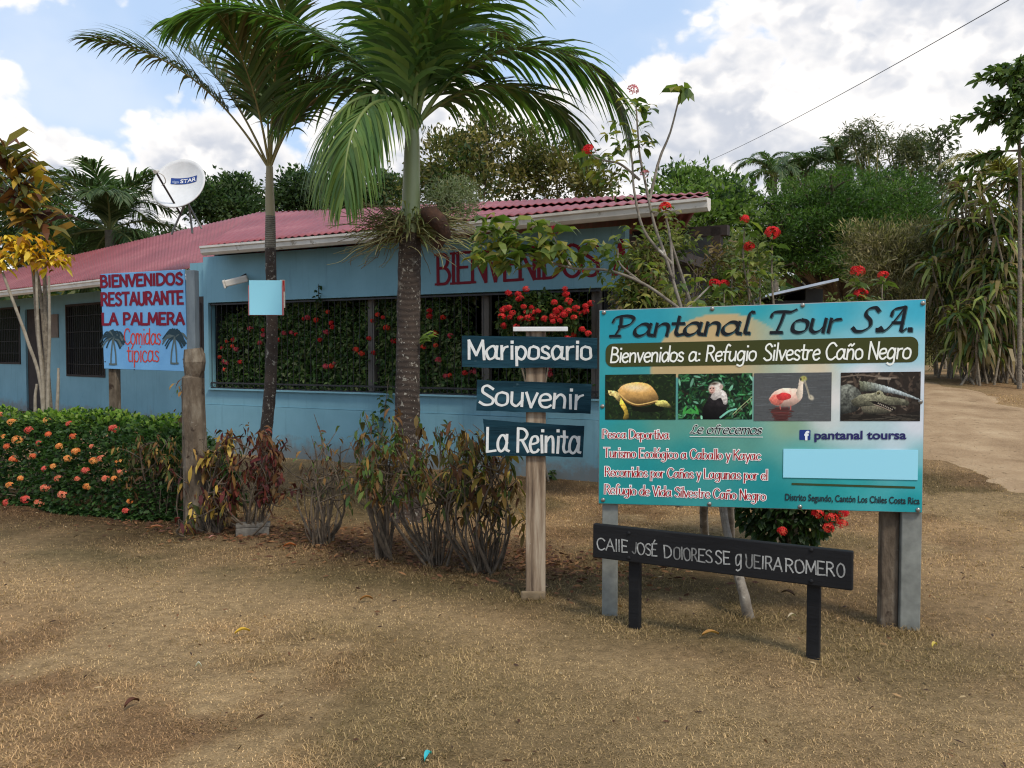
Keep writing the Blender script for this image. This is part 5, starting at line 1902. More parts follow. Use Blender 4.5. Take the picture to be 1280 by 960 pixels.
# big feathery tree: flat tiers of fine leaf
lb_ = []
for v_ in np.linspace(0, .96, 9):
    ww = math.sqrt(1 - v_ * v_)
    for u_ in np.linspace(-ww, ww, max(2, int(9 * ww))):
        lb_.append((1062 + u_ * 118 + rng.normal() * 6, 330 - v_ * 112 + rng.normal() * 3, 30 - 2.2 * math.sqrt(max(0, 1 - v_ * v_ - u_ * u_)) + rng.normal() * .4, rng.uniform(24, 36), rng.uniform(10, 15), rng.uniform(.7, 1.0)))
tree('feathery_tree', 'wide dome shaped dark green feathery tree behind the big billboard', 'tree', gb(1050, 30), lobes_px(lb_), 80000, .15, FG, .3, None, .75, 52, .1, .22, shell=.6, flat=.4, trunk_top=gb(1050, 30) + (0, 0, 2.6))
tree('shrubby_tree', 'yellow green shrub growing left of the little blue grey shed roof', 'shrub', gb(950, 20), lobes_px([(938, 350, 20, 30, 30, .8), (975, 388, 20, 34, 14, .8), (925, 330, 20, 28, 34, .8), (1045, 388, 20, 24, 10, .8)]), 5200, .12, [(120, 124, 62), (98, 106, 56), (84, 92, 50)], .06, None, shell=.8)
# dry brush at the roadside
for px, py, Y, rx, rz, lab in ((1110, 330, 22, 62, 52, 'dry grey brown bush nearest the billboard by the road'), (1172, 330, 22.5, 54, 58, 'tall dry olive brown bush left of the strap leaved plants'), (1140, 400, 21.5, 60, 60, 'low dark dry bush touching the dirt road beside the billboard')):
    lb = [(px + rng.uniform(-.5, .5) * rx, py + rng.uniform(-.5, .5) * rz, Y + rng.uniform(-.5, .5), rx * .55, rz * .5, .9) for k in range(7)]
    tree('dry_bush', lab, 'bush', gb(px, Y), lobes_px(lb), 9500, .16, [(150, 136, 98), (124, 114, 76), (164, 150, 112), (104, 98, 64), (90, 86, 54)], .07, 'dry bushes along the road', .5, 30, .5, .16, shell=.8, barkm=M['twig'])

# tall bamboo sprays on the skyline
for px, py, Y, lab in ((1085, 158, 42, 'tallest bamboo spray above the feathery tree'), (1118, 172, 43, 'thin bamboo spray right of the tallest one'), (1152, 180, 42, 'short bamboo spray on the skyline left of the dry palm frond')):
    b0 = gb(px, Y)
    root = thing('bamboo', lab, 'bamboo', b0, 0, 'bamboo on the skyline')
    mbs, mbl = MB(), MB()
    for k in range(11):
        tip = P(px + rng.normal() * 13, py - 6 + abs(rng.normal()) * 20, Y) - b0
        bow = np.array([tip[0] * .25 + rng.normal() * .1, rng.normal() * .3, tip[2] * .7])
        c = spline([(rng.normal() * .3, rng.normal() * .3, 0), bow, tip, tip + np.array([np.sign(rng.normal()) * .8, 0, -.45])], 9)
        tube(mbs, c, np.linspace(.05, .01, len(c)), 5, srgb(120, 116, 70), 0, False)
        sel = c[9:]
        q = np.repeat(sel, 11, 0); N = len(q)
        pos = q + rng.normal(size=(N, 3)) * np.array([.17, .17, .15])
        sprigs(mbl, pos, rdir(N, -.4), rng.uniform(.18, .36, N), .05, pick([(88, 98, 62), (70, 82, 50), (110, 112, 74)], N))
    mbs.build('stems', M['paint'], root); mbl.build('leaves', M['leaf'], root)


def palm(name, label, base, top, L, nf, pal, group=None, el=(20, 80), bend=(70, 110), trunk_r=.14, lL=.8, lW=.05, droop=.7, nl=34, dead=0):
    base = np.asarray(base, float)
    root = thing(name, label, 'palm tree', base, 0, group)
    t_ = np.asarray(top) - base
    mb = MB(); tube(mb, spline([(0, 0, -.2), t_ * .5 + np.array([.08, 0, 0]), t_], 6), np.linspace(trunk_r * 1.25, trunk_r, 13), 10); mb.build('trunk', m_trunk2, root)
    for k in range(nf):
        mb = MB()
        frond(mb, t_, 360 * k / nf * 2.4 + rng.uniform(-14, 14), rng.uniform(*el), L * rng.uniform(.85, 1.1), rng.uniform(*bend), nl, lL, lW, pal, .12, .2, droop, .035, 1.2)
        mb.build('frond', [M['leaf'], M['rachis']], root)
    return root


CP = [(78, 98, 60), (66, 86, 52), (92, 110, 72), (104, 118, 84)]
palm('palm_tree', 'dark coconut palm standing behind the left end of the red roof', gb(138, 26), P(138, 288, 26), 3.1, 30, CP, None, (-25, 88), (55, 115), .16, .95, .06, 1.3, 46)
for px, py, lab in ((968, 196, 'small palm on the skyline at the left of the bamboo'), (1005, 192, 'middle small palm on the skyline above the feathery tree'), (1048, 182, 'small curved palm on the skyline beside the tallest bamboo')):
    palm('palm_tree', lab, gb(px, 44), P(px, py + 26, 44), 2.7, 19, CP, 'palms on the skyline', (5, 78), (70, 140), .12, .62, .07, 1.5, 30)
# the dry palm at the right edge
palm('palm_tree', 'palm with pale straw coloured fronds at the right edge behind strap leaves', gb(1292, 20.5), P(1270, 232, 20.5), 1.9, 9, [(164, 154, 92), (140, 130, 76), (116, 106, 64)], None, (15, 70), (60, 110), .12, .6, .045, 1.2, 36)
rt = [o for o in bpy.data.objects if o.get('label', '').startswith('palm with pale straw')][0]
mb = MB(); frond(mb, P(1270, 232, 20.5) - np.array(rt.location), 184, 56, 2.2, 100, 44, .62, .045, [(176, 166, 104), (150, 140, 84)], .1, .0, 1.6, .03, 1.2, (170, 158, 96)); mb.build('frond', [M['leaf'], M['rachis']], rt)
# slender tree at the right edge
b0 = gb(1275, 18)
root = thing('slender_tree', 'slender young tree with a thin bare trunk and feathered leaves at right edge', 'tree', b0)
tz = lambda px, py, d=0: P(px, py, 18 + d) - b0
mb = MB(); tube(mb, spline([(0, 0, -.2), tz(1275, 300), tz(1274, 180), tz(1268, 95)], 8), np.linspace(.05, .022, 25), 8)
mbl = MB()
for k in range(44):
    s = rng.random()
    o = tz(1274, 190) * (1 - s) + tz(1268, 92) * s
    a = rng.uniform(0, 2 * math.pi)
    e = o + np.array([math.cos(a), math.sin(a) * .8, .35 - .5 * (1 - s)]) * rng.uniform(.6, 1.25) * (1.1 - .4 * s)
    c = spline([o, (o + e) / 2 + np.array([0, 0, .12]), e], 6)
    tube(mb, c, np.linspace(.016, .005, len(c)), 4)
    q = np.repeat(c[3:], 4, 0); N = len(q)
    leaves(mbl, q, norm((e - o)[None] + rng.normal(size=(N, 3)) * .55), rng.uniform(.16, .3, N), .085, pick([(92, 112, 58), (74, 94, 48), (112, 128, 70)], N), .5)
mb.build('trunk', M['twig'], root); mbl.build('crown', M['leaf'], root)
b0 = gb(1182, 32)
root = thing('slender_tree', 'thin sparse tree standing up behind the dry bushes left of the straw frond', 'tree', b0)
tz = lambda px, py, d=0: P(px, py, 32 + d) - b0
mb, mbl = MB(), MB()
tube(mb, spline([(0, 0, -.2), tz(1178, 260), tz(1172, 165)], 8), np.linspace(.07, .02, 17), 6)
for k in range(40):
    s = rng.random(); o = tz(1177, 240) * (1 - s) + tz(1172, 160) * s
    e = o + rdir(1, .4)[0] * np.array([.75, .75, .5])
    tube(mb, [o, e], [.014, .005], 4)
    q = o + (e - o) * rng.uniform(.3, 1, (14, 1)) + rng.normal(size=(14, 3)) * .1
    sprigs(mbl, q, rdir(14, .3), rng.uniform(.16, .3, 14), .11, pick([(86, 96, 62), (70, 80, 50)], 14))
mb.build('trunk', M['twig'], root); mbl.build('crown', M['leaf'], root)

# strap leaved canes along the road
k = 0
CG = [(112, 128, 58), (86, 104, 52), (66, 86, 44), (150, 158, 84), (138, 120, 78), (104, 88, 58)]
labs = ['tall strap leaved cane plant nearest the dry bush', 'strap leaved cane plant with yellowish drooping leaves below the straw palm frond', 'strap leaved cane plant at the picture edge beside the slender trunk', 'low strap leaved cane plant close to the dirt road', 'dense strap leaved cane plant between the tall ones', 'dark strap leaved cane plant at the back by the straw palm']
for (px, tops, Y), lab in zip(((1198, (250, 285, 330), 20.5), (1222, (235, 280, 320, 370), 20), (1262, (230, 262, 330, 380), 19.2), (1225, (360, 390, 420), 18.8), (1248, (290, 330, 400), 19.6), (1285, (245, 300, 350, 400), 20.4)), labs):
    b0 = gb(px, Y)
    root = thing('cane_plant', lab, 'plant', b0, 0, 'strap leaved plants by the road')
    mbs, mbl = MB(), MB()
    for ty in tops:
        for r in range(3):
            top = P(px + rng.normal() * 15, ty + rng.normal() * 8, Y + rng.normal() * .4) - b0
            c = spline([(rng.normal() * .25, rng.normal() * .25, -.1), top * .5 + rng.normal(size=3) * .12, top], 6)
            tube(mbs, c, np.linspace(.03, .018, len(c)), 6)
            for lv, nn_ in ((1.0, 24), (.88, 12), (.72, 8)):
                o = c[int((len(c) - 1) * lv)]
                a = rng.uniform(0, 2 * math.pi, nn_)
                dd = np.stack([np.cos(a), np.sin(a), rng.uniform(-.2, 1.3, nn_) * (1 if lv == 1 else .5)], 1)
                leaves(mbl, o + rng.normal(size=(nn_, 3)) * .05, dd, rng.uniform(.5, .95, nn_), .085, pick(CG if lv == 1 else CG[2:], nn_), 1.1 if lv == 1 else 2.2)
    mbs.build('stems', M['twig'], root); mbl.build('leaves', M['leaf_gloss'], root)

# a far belt of trees that closes the view
mb = MB()
n = 52000
a = rng.uniform(-1.15, 1.15, n); rr = rng.uniform(58, 70, n)
X, Y = np.sin(a) * rr, np.cos(a) * rr
h = 5.0 + 2.6 * fbm(a * 9, rr * 0, 1.3, 3) + 1.2 * fbm(a * 40, a * 0, 1, 8) - .08 * (70 - rr)
pos = np.stack([X, Y, hz(X, Y) + h * rng.random(n) ** 1.05], 1)
sprigs(mb, pos, rdir(n, .3), rng.uniform(.6, 1.1, n), .5, pick(DG + OL[:2], n))
tag(mb.build('far_wood', M['leaf'], None), 'distant belt of dark trees along the horizon', 'wood', None, 'stuff')

# bushes left behind the house
tree('tree', 'dark tree below the coconut palm behind the red roof', 'tree', gb(150, 31), lobes_px([(120, 312, 31, 50, 24, 1.5), (190, 312, 31, 42, 18, 1.4), (70, 310, 31, 50, 34, 1.5)]), 8500, .2, DG, .14, TG)
tree('tree', 'dark tree filling the left edge behind the yellow leaved plants', 'tree', gb(20, 31), lobes_px([(10, 268, 31, 42, 50, 1.5), (48, 262, 31, 26, 34, 1.4), (-40, 270, 31, 50, 60, 1.5)]), 9000, .2, DG + LG[:1], .14, TG)
M['twig_dark'] = mat_noise('dark_twig', [(0.3, srgb(62, 52, 42)), (0.7, srgb(112, 98, 80))], 22, .9, bump=.4, spots=[(16, .66, srgb(150, 142, 124))])
# ---------------------------------------------------------------- NEAR PLANTS
def floret_ball(mb, o, r, n, pal, up=.5, pw=.013, normal=None):
    """a head of small four petalled florets"""
    d = rdir(n, up)
    if normal is not None:
        d = norm(d + np.asarray(normal) * .8)
    c = o + d * r * rng.uniform(.75, 1.05, (n, 1)) * np.array([1, 1, .75])
    t1 = norm(np.cross(d, rng.normal(size=(n, 3)))); t2 = np.cross(d, t1)
    col = pick(pal, n, .15)
    for s, q in ((1, t1), (-1, t1), (1, t2), (-1, t2)):
        w = np.cross(d, q)
        a = c; b = c + s * q * pw * .6 + w * pw * .38 + d * .002; e = c + s * q * pw * 1.15; f = c + s * q * pw * .6 - w * pw * .38 + d * .002
        mb.add(np.stack([a, b, e, f], 1).reshape(-1, 3), np.arange(n)[:, None] * 4 + np.arange(4), np.repeat(col, 4, 0))


# ---- clipped flowering hedge at the left
h0, h1 = np.array([-6.9, 10.15]), np.array([-3.02, 8.62])
hd = norm(h1 - h0); hn = np.array([hd[1], -hd[0]])          # hn faces the viewer
hl = float(np.linalg.norm(h1 - h0))
HT = .93
hedge = thing('flowering_hedge', 'dense clipped dark green hedge dotted with orange flower heads at left', 'hedge', (h0[0], h0[1], 0), math.atan2(hd[1], hd[0]))
# hedge coordinates: x along, -y to the viewer, z up


def hedge_pt(n):
    """points near the surface of a lumpy rounded bank"""
    x = rng.uniform(-.1, hl + .1, n); ph = rng.uniform(-.15, math.pi + .1, n)
    depth = .75 + .12 * np.sin(x * 2.1) + .1 * np.sin(x * 4.7 + 1)
    top = HT * (1 + .05 * np.sin(x * 3.1) + .04 * np.sin(x * 7.3)) * (1 - .55 * smooth01((x - hl + .55) / .7))
    depth = depth * (1 - .35 * smooth01((x - hl + .5) / .6))
    cy, sz = np.cos(ph), np.sin(ph)
    p = 2.6
    k = (np.abs(cy) ** p + np.abs(sz) ** p) ** (-1 / p)
    y = -cy * k * depth * .75
    z = np.maximum(sz * k * top, .03)
    nrm = norm(np.stack([rng.normal(size=n) * .2, -cy, np.maximum(sz, 0) * .9 + .05], 1))
    nrm[:, 1] = np.where(y < 0, -np.abs(nrm[:, 1]), np.abs(nrm[:, 1]))
    return np.stack([x, y, z], 1), nrm


n = 30000
p, nv = hedge_pt(n)
s = 1 - .22 * rng.random(n) ** 2
bump = .93 + .14 * fbm(p[:, 0] * 5, p[:, 2] * 5 + p[:, 1] * 3, 1, 2)
p = p * np.stack([np.ones(n), s * bump, s * bump], 1)
dd = norm(nv + rng.normal(size=(n, 3)) * .75 + np.array([0, 0, .25]))
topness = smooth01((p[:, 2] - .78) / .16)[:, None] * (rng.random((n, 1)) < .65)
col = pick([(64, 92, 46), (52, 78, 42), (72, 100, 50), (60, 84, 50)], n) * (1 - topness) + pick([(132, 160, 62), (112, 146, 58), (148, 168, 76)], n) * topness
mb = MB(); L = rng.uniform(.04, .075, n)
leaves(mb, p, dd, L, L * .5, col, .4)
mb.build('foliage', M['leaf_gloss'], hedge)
mb = MB()
for x in np.arange(.1, hl, .16):
    b0 = np.array([x, rng.uniform(-.3, .3), -.02])
    for k in range(3):
        e, _ = hedge_pt(1)
        e = np.array([x + rng.normal() * .15, e[0][1] * .8, e[0][2] * .85])
        tube(mb, spline([b0, (b0 + e) / 2 + rng.normal(size=3) * .05, e], 4), np.linspace(.012, .004, 9), 5)
mb.build('stems', M['twig'], hedge)
HPAL = [[(226, 104, 66), (232, 128, 80)], [(232, 140, 74), (238, 168, 96)], [(214, 82, 72), (226, 108, 92)], [(226, 116, 88), (238, 150, 116)]]
hv = [(12, 630), (30, 508), (60, 688 - 100), (8, 548), (12, 560), (40, 540), (62, 528), (75, 510), (95, 548), (100, 508), (118, 560), (52, 556), (20, 576), (30, 600), (70, 585), (88, 575), (130, 520), (145, 538), (78, 560),
      (110, 590), (98, 566), (60, 612), (52, 630), (16, 608), (130, 575), (152, 580), (155, 592), (120, 578), (165, 628), (160, 640), (100, 600), (76, 600), (45, 572), (5, 590), (135, 600), (36, 626), (64, 545), (18, 530), (4, 520), (146, 600), (90, 532), (112, 610), (150, 516), (82, 620), (25, 552)]
inv = Matrix.Rotation(-math.atan2(hd[1], hd[0]), 3, 'Z')
for px, py in hv:
    # where the pixel's ray meets the hedge's near face
    best = None
    for Y in np.arange(7.6, 10.6, .03):
        w = P(px + 2, py, Y)
        l = np.array(inv @ Vector((w[0] - h0[0], w[1] - h0[1], w[2])))
        topx = HT * (1 - .55 * smooth01((l[0] - hl + .55) / .7))
        kk = (abs(l[1]) / .62) ** 2.6 + (max(l[2], 0) / (topx * .99)) ** 2.6
        if kk < 1 and -.3 < l[0] < hl + .2:
            best = l; break
    if best is None: continue
    mb = MB()
    floret_ball(mb, np.zeros(3), rng.uniform(.024, .06), int(rng.integers(8, 34)), HPAL[rng.integers(4)], .4, .015, (0, -1, .3))
    mb.build('flower_head', M['petal'], hedge, best + np.array([0, -.045, .02]))

# ---- row of scraggy crotons with dry leaves
DRY = [(128, 96, 54), (110, 78, 48), (92, 62, 44), (150, 118, 64), (84, 84, 48), (70, 80, 44)]
REDL = [(92, 40, 38), (74, 36, 36), (112, 56, 44), (88, 70, 44)]
GRN = [(92, 112, 54), (72, 96, 48), (110, 124, 60), (120, 98, 56), (98, 74, 46)]


def scraggy(label, base, tops, pal, nleaf, spread=.14, leafL=(.08, .17), stems=9, twig=1.0, low=.55, group='scraggy dry shrubs in front of the house'):
    base = np.asarray(base, float)
    root = thing('dry_shrub', label, 'shrub', base, 0, group)
    mbs, mbl = MB(), MB()
    Yb = base[1]
    lean_ = np.array([rng.normal() * .08, rng.normal() * .04, 0])
    for k in range(stems):
        px, py = tops[rng.integers(len(tops))]
        e = P(px + rng.normal() * 9, py + rng.normal() * 7 + 6, Yb + rng.normal() * .12) - base
        b0 = np.array([rng.normal() * .05, rng.normal() * .05, -.04])
        mid = b0 + (e - b0) * .45 + rng.normal(size=3) * np.array([.10, .08, .05]) + lean_
        c = spline([b0, mid, e], 8)
        tube(mbs, c, np.linspace(.013 * twig, .0035, len(c)), 6, wob=.1)
        ends = [c[-1]]
        for j in range(6):
            s = rng.integers(9, len(c) - 1)
            f_ = c[s] + np.array([rng.normal() * spread, rng.normal() * spread, abs(rng.normal()) * .13 + .02])
            cc = spline([c[s], (c[s] + f_) / 2 + rng.normal(size=3) * .02, f_], 4)
            tube(mbs, cc, np.linspace(.006, .002, len(cc)), 4)
            ends.append(f_)
        for e_ in ends:
            if rng.random() < .3: continue
            nl = max(2, int(rng.uniform(.8, 3.2) * nleaf / (stems * 7)))
            a = rng.uniform(0, 2 * math.pi, nl)
            dd = np.stack([np.cos(a), np.sin(a), rng.uniform(-1.5, .6, nl)], 1)
            pos = e_ + rng.normal(size=(nl, 3)) * np.array([.025, .025, .045])
            L = rng.uniform(*leafL, nl) * rng.uniform(.5, .95, nl)
            leaves(mbl, pos, dd, L, L * rng.uniform(.2, .34), pick(pal, nl, .3), rng.uniform(.4, 2.6, nl))
    for k in range(int(stems * 1.5)):                       # dead basal shoots
        a = rng.uniform(0, 2 * math.pi)
        e = np.array([math.cos(a) * .13, math.sin(a) * .13, rng.uniform(.2, .55)])
        tube(mbs, spline([np.array([math.cos(a) * .04, math.sin(a) * .04, -.02]), e * .5 + rng.normal(size=3) * .02, e], 4), np.linspace(.007, .003, 9), 4)
    mbs.build('stems', M['twig_dark'], root)
    mbl.build('leaves', M['dryleaf'], root)
    return root


scraggy('dry brown vine covered shrub leaning on the right end of the flowering hedge', G(205, 650), [(185, 520), (205, 515), (220, 530), (195, 560), (215, 580), (225, 560), (180, 550)], DRY + GRN[:1], 420, .12, (.06, .14), 11)
scraggy('shrub with yellowing and reddish leaves right beside the old grey post', G(268, 668), [(255, 560), (265, 590), (285, 545), (270, 620), (290, 580)], DRY + [(176, 146, 66), (190, 160, 80)] + REDL[:2], 330, .12, (.09, .19), 9)
scraggy('shrub with dark red leaves at the foot of the slim palm', G(318, 668), [(310, 560), (325, 580), (345, 565), (330, 610), (300, 600), (350, 590), (335, 555)], REDL + DRY[1:3], 460, .13, (.07, .15), 11)
scraggy('mostly bare grey twiggy shrub between the slim palm and the next bushes', G(400, 682), [(390, 565), (400, 550), (410, 560), (395, 590), (418, 580)], DRY[:3] + GRN[:2], 130, .1, (.05, .11), 14)
scraggy('shrub with yellow brown leaves on one dark leaning stem left of the big palm', G(482, 698), [(450, 560), (470, 550), (440, 545), (485, 560), (500, 570), (455, 575)], DRY + GRN[:2], 300, .1, (.07, .15), 8, 1.6)
scraggy('shrub with fresh green top leaves in front of the big palm trunk', G(545, 708), [(520, 545), (550, 535), (535, 555), (500, 545), (575, 560), (560, 580), (530, 590)], GRN + DRY[:3], 420, .13, (.07, .16), 12)
scraggy('shrub with long drooping brown leaves beside the timber signpost', G(607, 716), [(595, 555), (615, 560), (590, 540), (630, 580), (640, 590), (605, 600), (625, 565)], DRY + GRN[2:] + [(150, 130, 60)], 420, .12, (.10, .2), 16)


# ---- tall flowering shrub behind the billboard
def stem(mbs, pts, r0, r1, sides=7):
    c = spline(pts, 7)
    tube(mbs, c, np.linspace(r0, r1, len(c)), sides, wob=.05)
    return c


def rosette(mbl, o, n, L, pal, W=.36, up=.35, droop=.8):
    a = rng.uniform(0, 2 * math.pi, n)
    dd = np.stack([np.cos(a), np.sin(a), up + rng.normal(size=n) * .4], 1)
    l = rng.uniform(.6, 1.15, n) * L
    leaves(mbl, o + rng.normal(size=(n, 3)) * L * .18, dd, l, l * W, pick(pal, n, .2), droop)


JP = [(110, 124, 58), (92, 112, 52), (130, 136, 66), (82, 100, 48), (150, 142, 70)]
RED = [(214, 38, 44), (196, 28, 38), (226, 62, 58)]
YJ = 5.75
jb = G(938, 772)
jat = thing('flowering_shrub', 'tall leggy shrub with pale stems and red flower heads rising behind the billboard', 'shrub', jb)
J = lambda px, py, dy=0.0: P(px, py, YJ + dy) - jb
mbs, mbl = MB(), MB()
stem(mbs, [(0, 0, -.05), P(928, 735, jb[1]) - jb, J(908, 660, -.2), J(893, 560, -.05), J(872, 470), J(850, 380)], .036, .012)
stem(mbs, [G(884, 692) - jb - (0, 0, .05), J(880, 655, .5), J(878, 560), J(868, 470), J(850, 400)], .04, .012)
stem(mbs, [G(908, 696) - jb - (0, 0, .05), J(914, 660, .4), J(905, 560, .1), J(885, 450, .1), J(860, 370, .1), J(838, 300)], .03, .008)
main = stem(mbs, [J(850, 380), J(835, 330), J(818, 280), J(808, 235), J(800, 195), J(797, 160), J(795, 130)], .012, .005)
lft = stem(mbs, [J(848, 385), J(805, 355), J(760, 338), J(715, 335), J(670, 322), J(635, 312)], .012, .006)
tw = stem(mbs, [J(812, 250), J(824, 200), J(838, 165), J(850, 118)], .011, .005)
st2 = stem(mbs, [J(840, 330), J(806, 290), J(793, 240), J(790, 200), J(785, 172)], .012, .005)
st3 = stem(mbs, [J(800, 225), J(775, 205), J(752, 200), J(735, 192)], .009, .005)
st4 = stem(mbs, [J(842, 350), J(838, 300), J(832, 268)], .011, .006)
st5 = stem(mbs, [J(860, 385), J(880, 365), J(893, 352)], .009, .005)
st6 = stem(mbs, [J(715, 335), J(700, 312), J(692, 296)], .009, .005)
st7 = stem(mbs, [J(800, 352), J(775, 330), J(772, 310)], .009, .005)
for px, py, n, L in ((606, 305, 12, .15), (622, 290, 12, .16), (640, 306, 12, .15), (655, 296, 10, .14), (690, 300, 14, .17), (676, 288, 12, .16), (720, 318, 12, .14), (660, 318, 14, .17), (745, 308, 10, .13), (625, 322, 12, .16), (640, 285, 12, .17), (610, 288, 12, .16), (700, 318, 12, .14), (705, 330, 8, .11), (738, 330, 8, .1), (765, 325, 8, .1), (748, 345, 6, .09), (635, 330, 8, .13), (600, 318, 8, .13),
                    (852, 112, 9, .14), (792, 128, 7, .1), (804, 140, 8, .12), (800, 165, 7, .12), (786, 178, 8, .1), (770, 185, 8, .09), (757, 200, 7, .12), (738, 200, 6, .13), (806, 185, 7, .1), (760, 170, 6, .09), (770, 155, 5, .09), (800, 215, 5, .09), (745, 215, 6, .1), (765, 235, 5, .08), (755, 225, 5, .09), (776, 220, 6, .08), (770, 245, 5, .08),
                    (830, 265, 8, .08), (842, 270, 6, .08), (790, 285, 6, .08), (815, 300, 6, .09), (775, 300, 8, .09), (805, 330, 7, .09), (862, 350, 8, .1), (892, 362, 8, .1), (845, 360, 8, .1), (820, 345, 8, .09), (870, 380, 6, .09), (800, 370, 6, .09), (770, 360, 6, .09)):
    rosette(mbl, J(px, py, rng.normal() * .08), int(n * 1.3), L * 1.15, JP)
mbs.build('stems', mat_noise('pale_shrub_bark', [(.3, srgb(104, 94, 82)), (.7, srgb(150, 142, 128))], 14, .85, bump=.5, spots=[(9, .58, srgb(78, 68, 58)), (14, .62, srgb(196, 190, 176))]), jat)
mbl.build('leaves', M['leaf_gloss'], jat)
for px, py, r_, n, pal in ((736, 187, .042, 34, RED), (791, 112, .04, 14, [(206, 120, 128), (190, 92, 104)]), (831, 259, .042, 34, RED + [(232, 90, 50)]), (806, 217, .03, 10, [(206, 130, 140)]), (893, 354, .035, 24, RED), (693, 287, .035, 26, [(168, 40, 48), (140, 34, 44)])):
    mb = MB(); floret_ball(mb, np.zeros(3), r_, n, pal, .6, .016); mb.build('flower_head', M['petal'], jat, J(px, py))

# ---- the big ixora behind the billboard's right half
ib = G(985, 694)
YI = float(ib[1])
ix = thing('flowering_shrub', 'bushy dark green shrub with coral red flowers showing above and below the billboard', 'shrub', ib)
I_ = lambda px, py, dy=0.0: P(px, py, YI + dy) - ib
mbs, mbl = MB(), MB()
n = 7500
c_ = I_(985, 560)
p = rdir(n) * np.array([.50, .34, .80]) * (1 - .5 * rng.random((n, 1)) ** 2) * (1 + .2 * (fbm(rng.normal(size=n) * 2, rng.normal(size=n) * 2, 1)[:, None] - .5)) + c_
p = p[p[:, 2] > .04]; n = len(p)
L = rng.uniform(.05, .1, n)
leaves(mbl, p, norm((p - c_) * .8 + rng.normal(size=(n, 3)) * .5 + (0, 0, .2)), L, L * .45, pick([(54, 76, 42), (64, 88, 46), (46, 66, 38)], n), .5)
for px, py in ((930, 285), (965, 305), (935, 320), (915, 340), (950, 345), (1072, 352), (1075, 372), (1103, 355), (905, 365)):
    e = I_(px, py)
    stem(mbs, [(rng.normal() * .08, rng.normal() * .08, 0), e * np.array([.5, 1, .5]) + np.array([rng.normal() * .06, .05, .1]), e * np.array([.95, 1, .85]), e], .014, .005)
    rosette(mbl, e, 10, .13, JP[:4]); rosette(mbl, e - (0, 0, .12), 10, .12, JP[:4]); rosette(mbl, e - (0, 0, .25), 8, .11, JP[:4])
for k in range(14):
    e = c_ + rdir(1, .3)[0] * np.array([.4, .28, .6])
    stem(mbs, [(rng.normal() * .07, rng.normal() * .07, -.03), e * .5 + rng.normal(size=3) * .03, e], .012, .004, 5)
mbs.build('stems', M['twig'], ix); mbl.build('leaves', M['leaf_gloss'], ix)
for px, py, r_, n in ((931, 274, .04, 26), (965, 291, .062, 60), (936, 308, .045, 34), (1072, 339, .055, 44), (1076, 368, .06, 46), (1104, 344, .04, 26), (905, 355, .04, 24), (1040, 648, .05, 40), (1052, 655, .045, 36), (1035, 660, .045, 36), (978, 664, .04, 26), (1055, 642, .04, 30), (1022, 642, .045, 36)):
    dy = -.36 if py > 600 else 0
    mb = MB(); floret_ball(mb, np.zeros(3), r_, n, RED + ([(232, 96, 74)] if py > 600 else []), .6, .017); mb.build('flower_head', M['petal'], ix, I_(px, py, dy))

# ---- yellow and red leaved plants at the left edge
YC = 9.75
cb = np.array([(58 - 640) / FPX * YC, YC, 0.0])
C_ = lambda px, py, dy=0.0: P(px, py, YC + dy) - cb
cor = thing('cordyline', 'tall plant with long bronze and orange strap leaves at the left edge', 'plant', cb)
mbs, mbl = MB(), MB()
for pts in ([(0, 0, -.05), C_(58, 500), C_(48, 420), C_(42, 340), C_(30, 280), C_(18, 235)], [(.03, .05, -.05), C_(60, 495), C_(58, 420), C_(55, 330), C_(52, 290)], [(.06, 0, -.05), C_(62, 500), C_(52, 380), C_(40, 310)]):
    stem(mbs, pts, .03, .018)
CO = [(178, 132, 50), (146, 112, 48), (112, 70, 44), (112, 104, 50), (88, 88, 44), (200, 164, 64), (86, 52, 42), (130, 118, 56), (74, 76, 42)]
for px, py, n, L in ((14, 215, 26, .58), (22, 240, 22, .55), (48, 270, 26, .5), (40, 250, 14, .5), (8, 255, 16, .5), (54, 292, 18, .45), (5, 195, 12, .5)):
    a = rng.uniform(0, 2 * math.pi, n)
    dd = np.stack([np.cos(a), np.sin(a), rng.uniform(-.3, 1.9, n)], 1)
    l = rng.uniform(.6, 1.1, n) * L
    leaves(mbl, C_(px, py) + rng.normal(size=(n, 3)) * np.array([.04, .04, .09]), dd, l, .085, pick(CO, n, .2), .6)
mbs.build('stems', M['twig'], cor); mbl.build('leaves', M['leaf'], cor)
cb2 = cb + np.array([.12, -.3, 0]); YC2 = YC - .3
C2 = lambda px, py: P(px, py, YC2) - cb2
cro = thing('croton', 'croton with heads of bright yellow leaves on three thin grey stems by the hedge', 'plant', cb2)
mbs, mbl = MB(), MB()
for pts in ([(0, 0, -.05), C2(52, 490), C2(34, 425), C2(12, 365), C2(3, 340)], [(-.02, .04, -.05), C2(54, 490), C2(48, 420), C2(45, 330)], [(.03, 0, -.05), C2(60, 490), C2(62, 420), C2(61, 345)], [(.08, 0, -.05), C2(72, 500), C2(73, 460)], [(-.08, 0, -.05), C2(44, 510), C2(46, 480)]):
    stem(mbs, pts, .022, .013)
for px, py, n in ((3, 322, 34), (20, 312, 36), (40, 318, 34), (60, 325, 34), (75, 322, 26), (30, 300, 24), (10, 300, 20), (55, 305, 24)):
    a = rng.uniform(0, 2 * math.pi, n)
    dd = np.stack([np.cos(a), np.sin(a), rng.uniform(-.6, .8, n)], 1)
    l = rng.uniform(.09, .2, n)
    leaves(mbl, C2(px, py) + rng.normal(size=(n, 3)) * .05, dd, l, l * .32, pick([(238, 194, 44), (224, 170, 36), (244, 212, 84), (206, 150, 40), (140, 96, 40)], n, .15), .9)
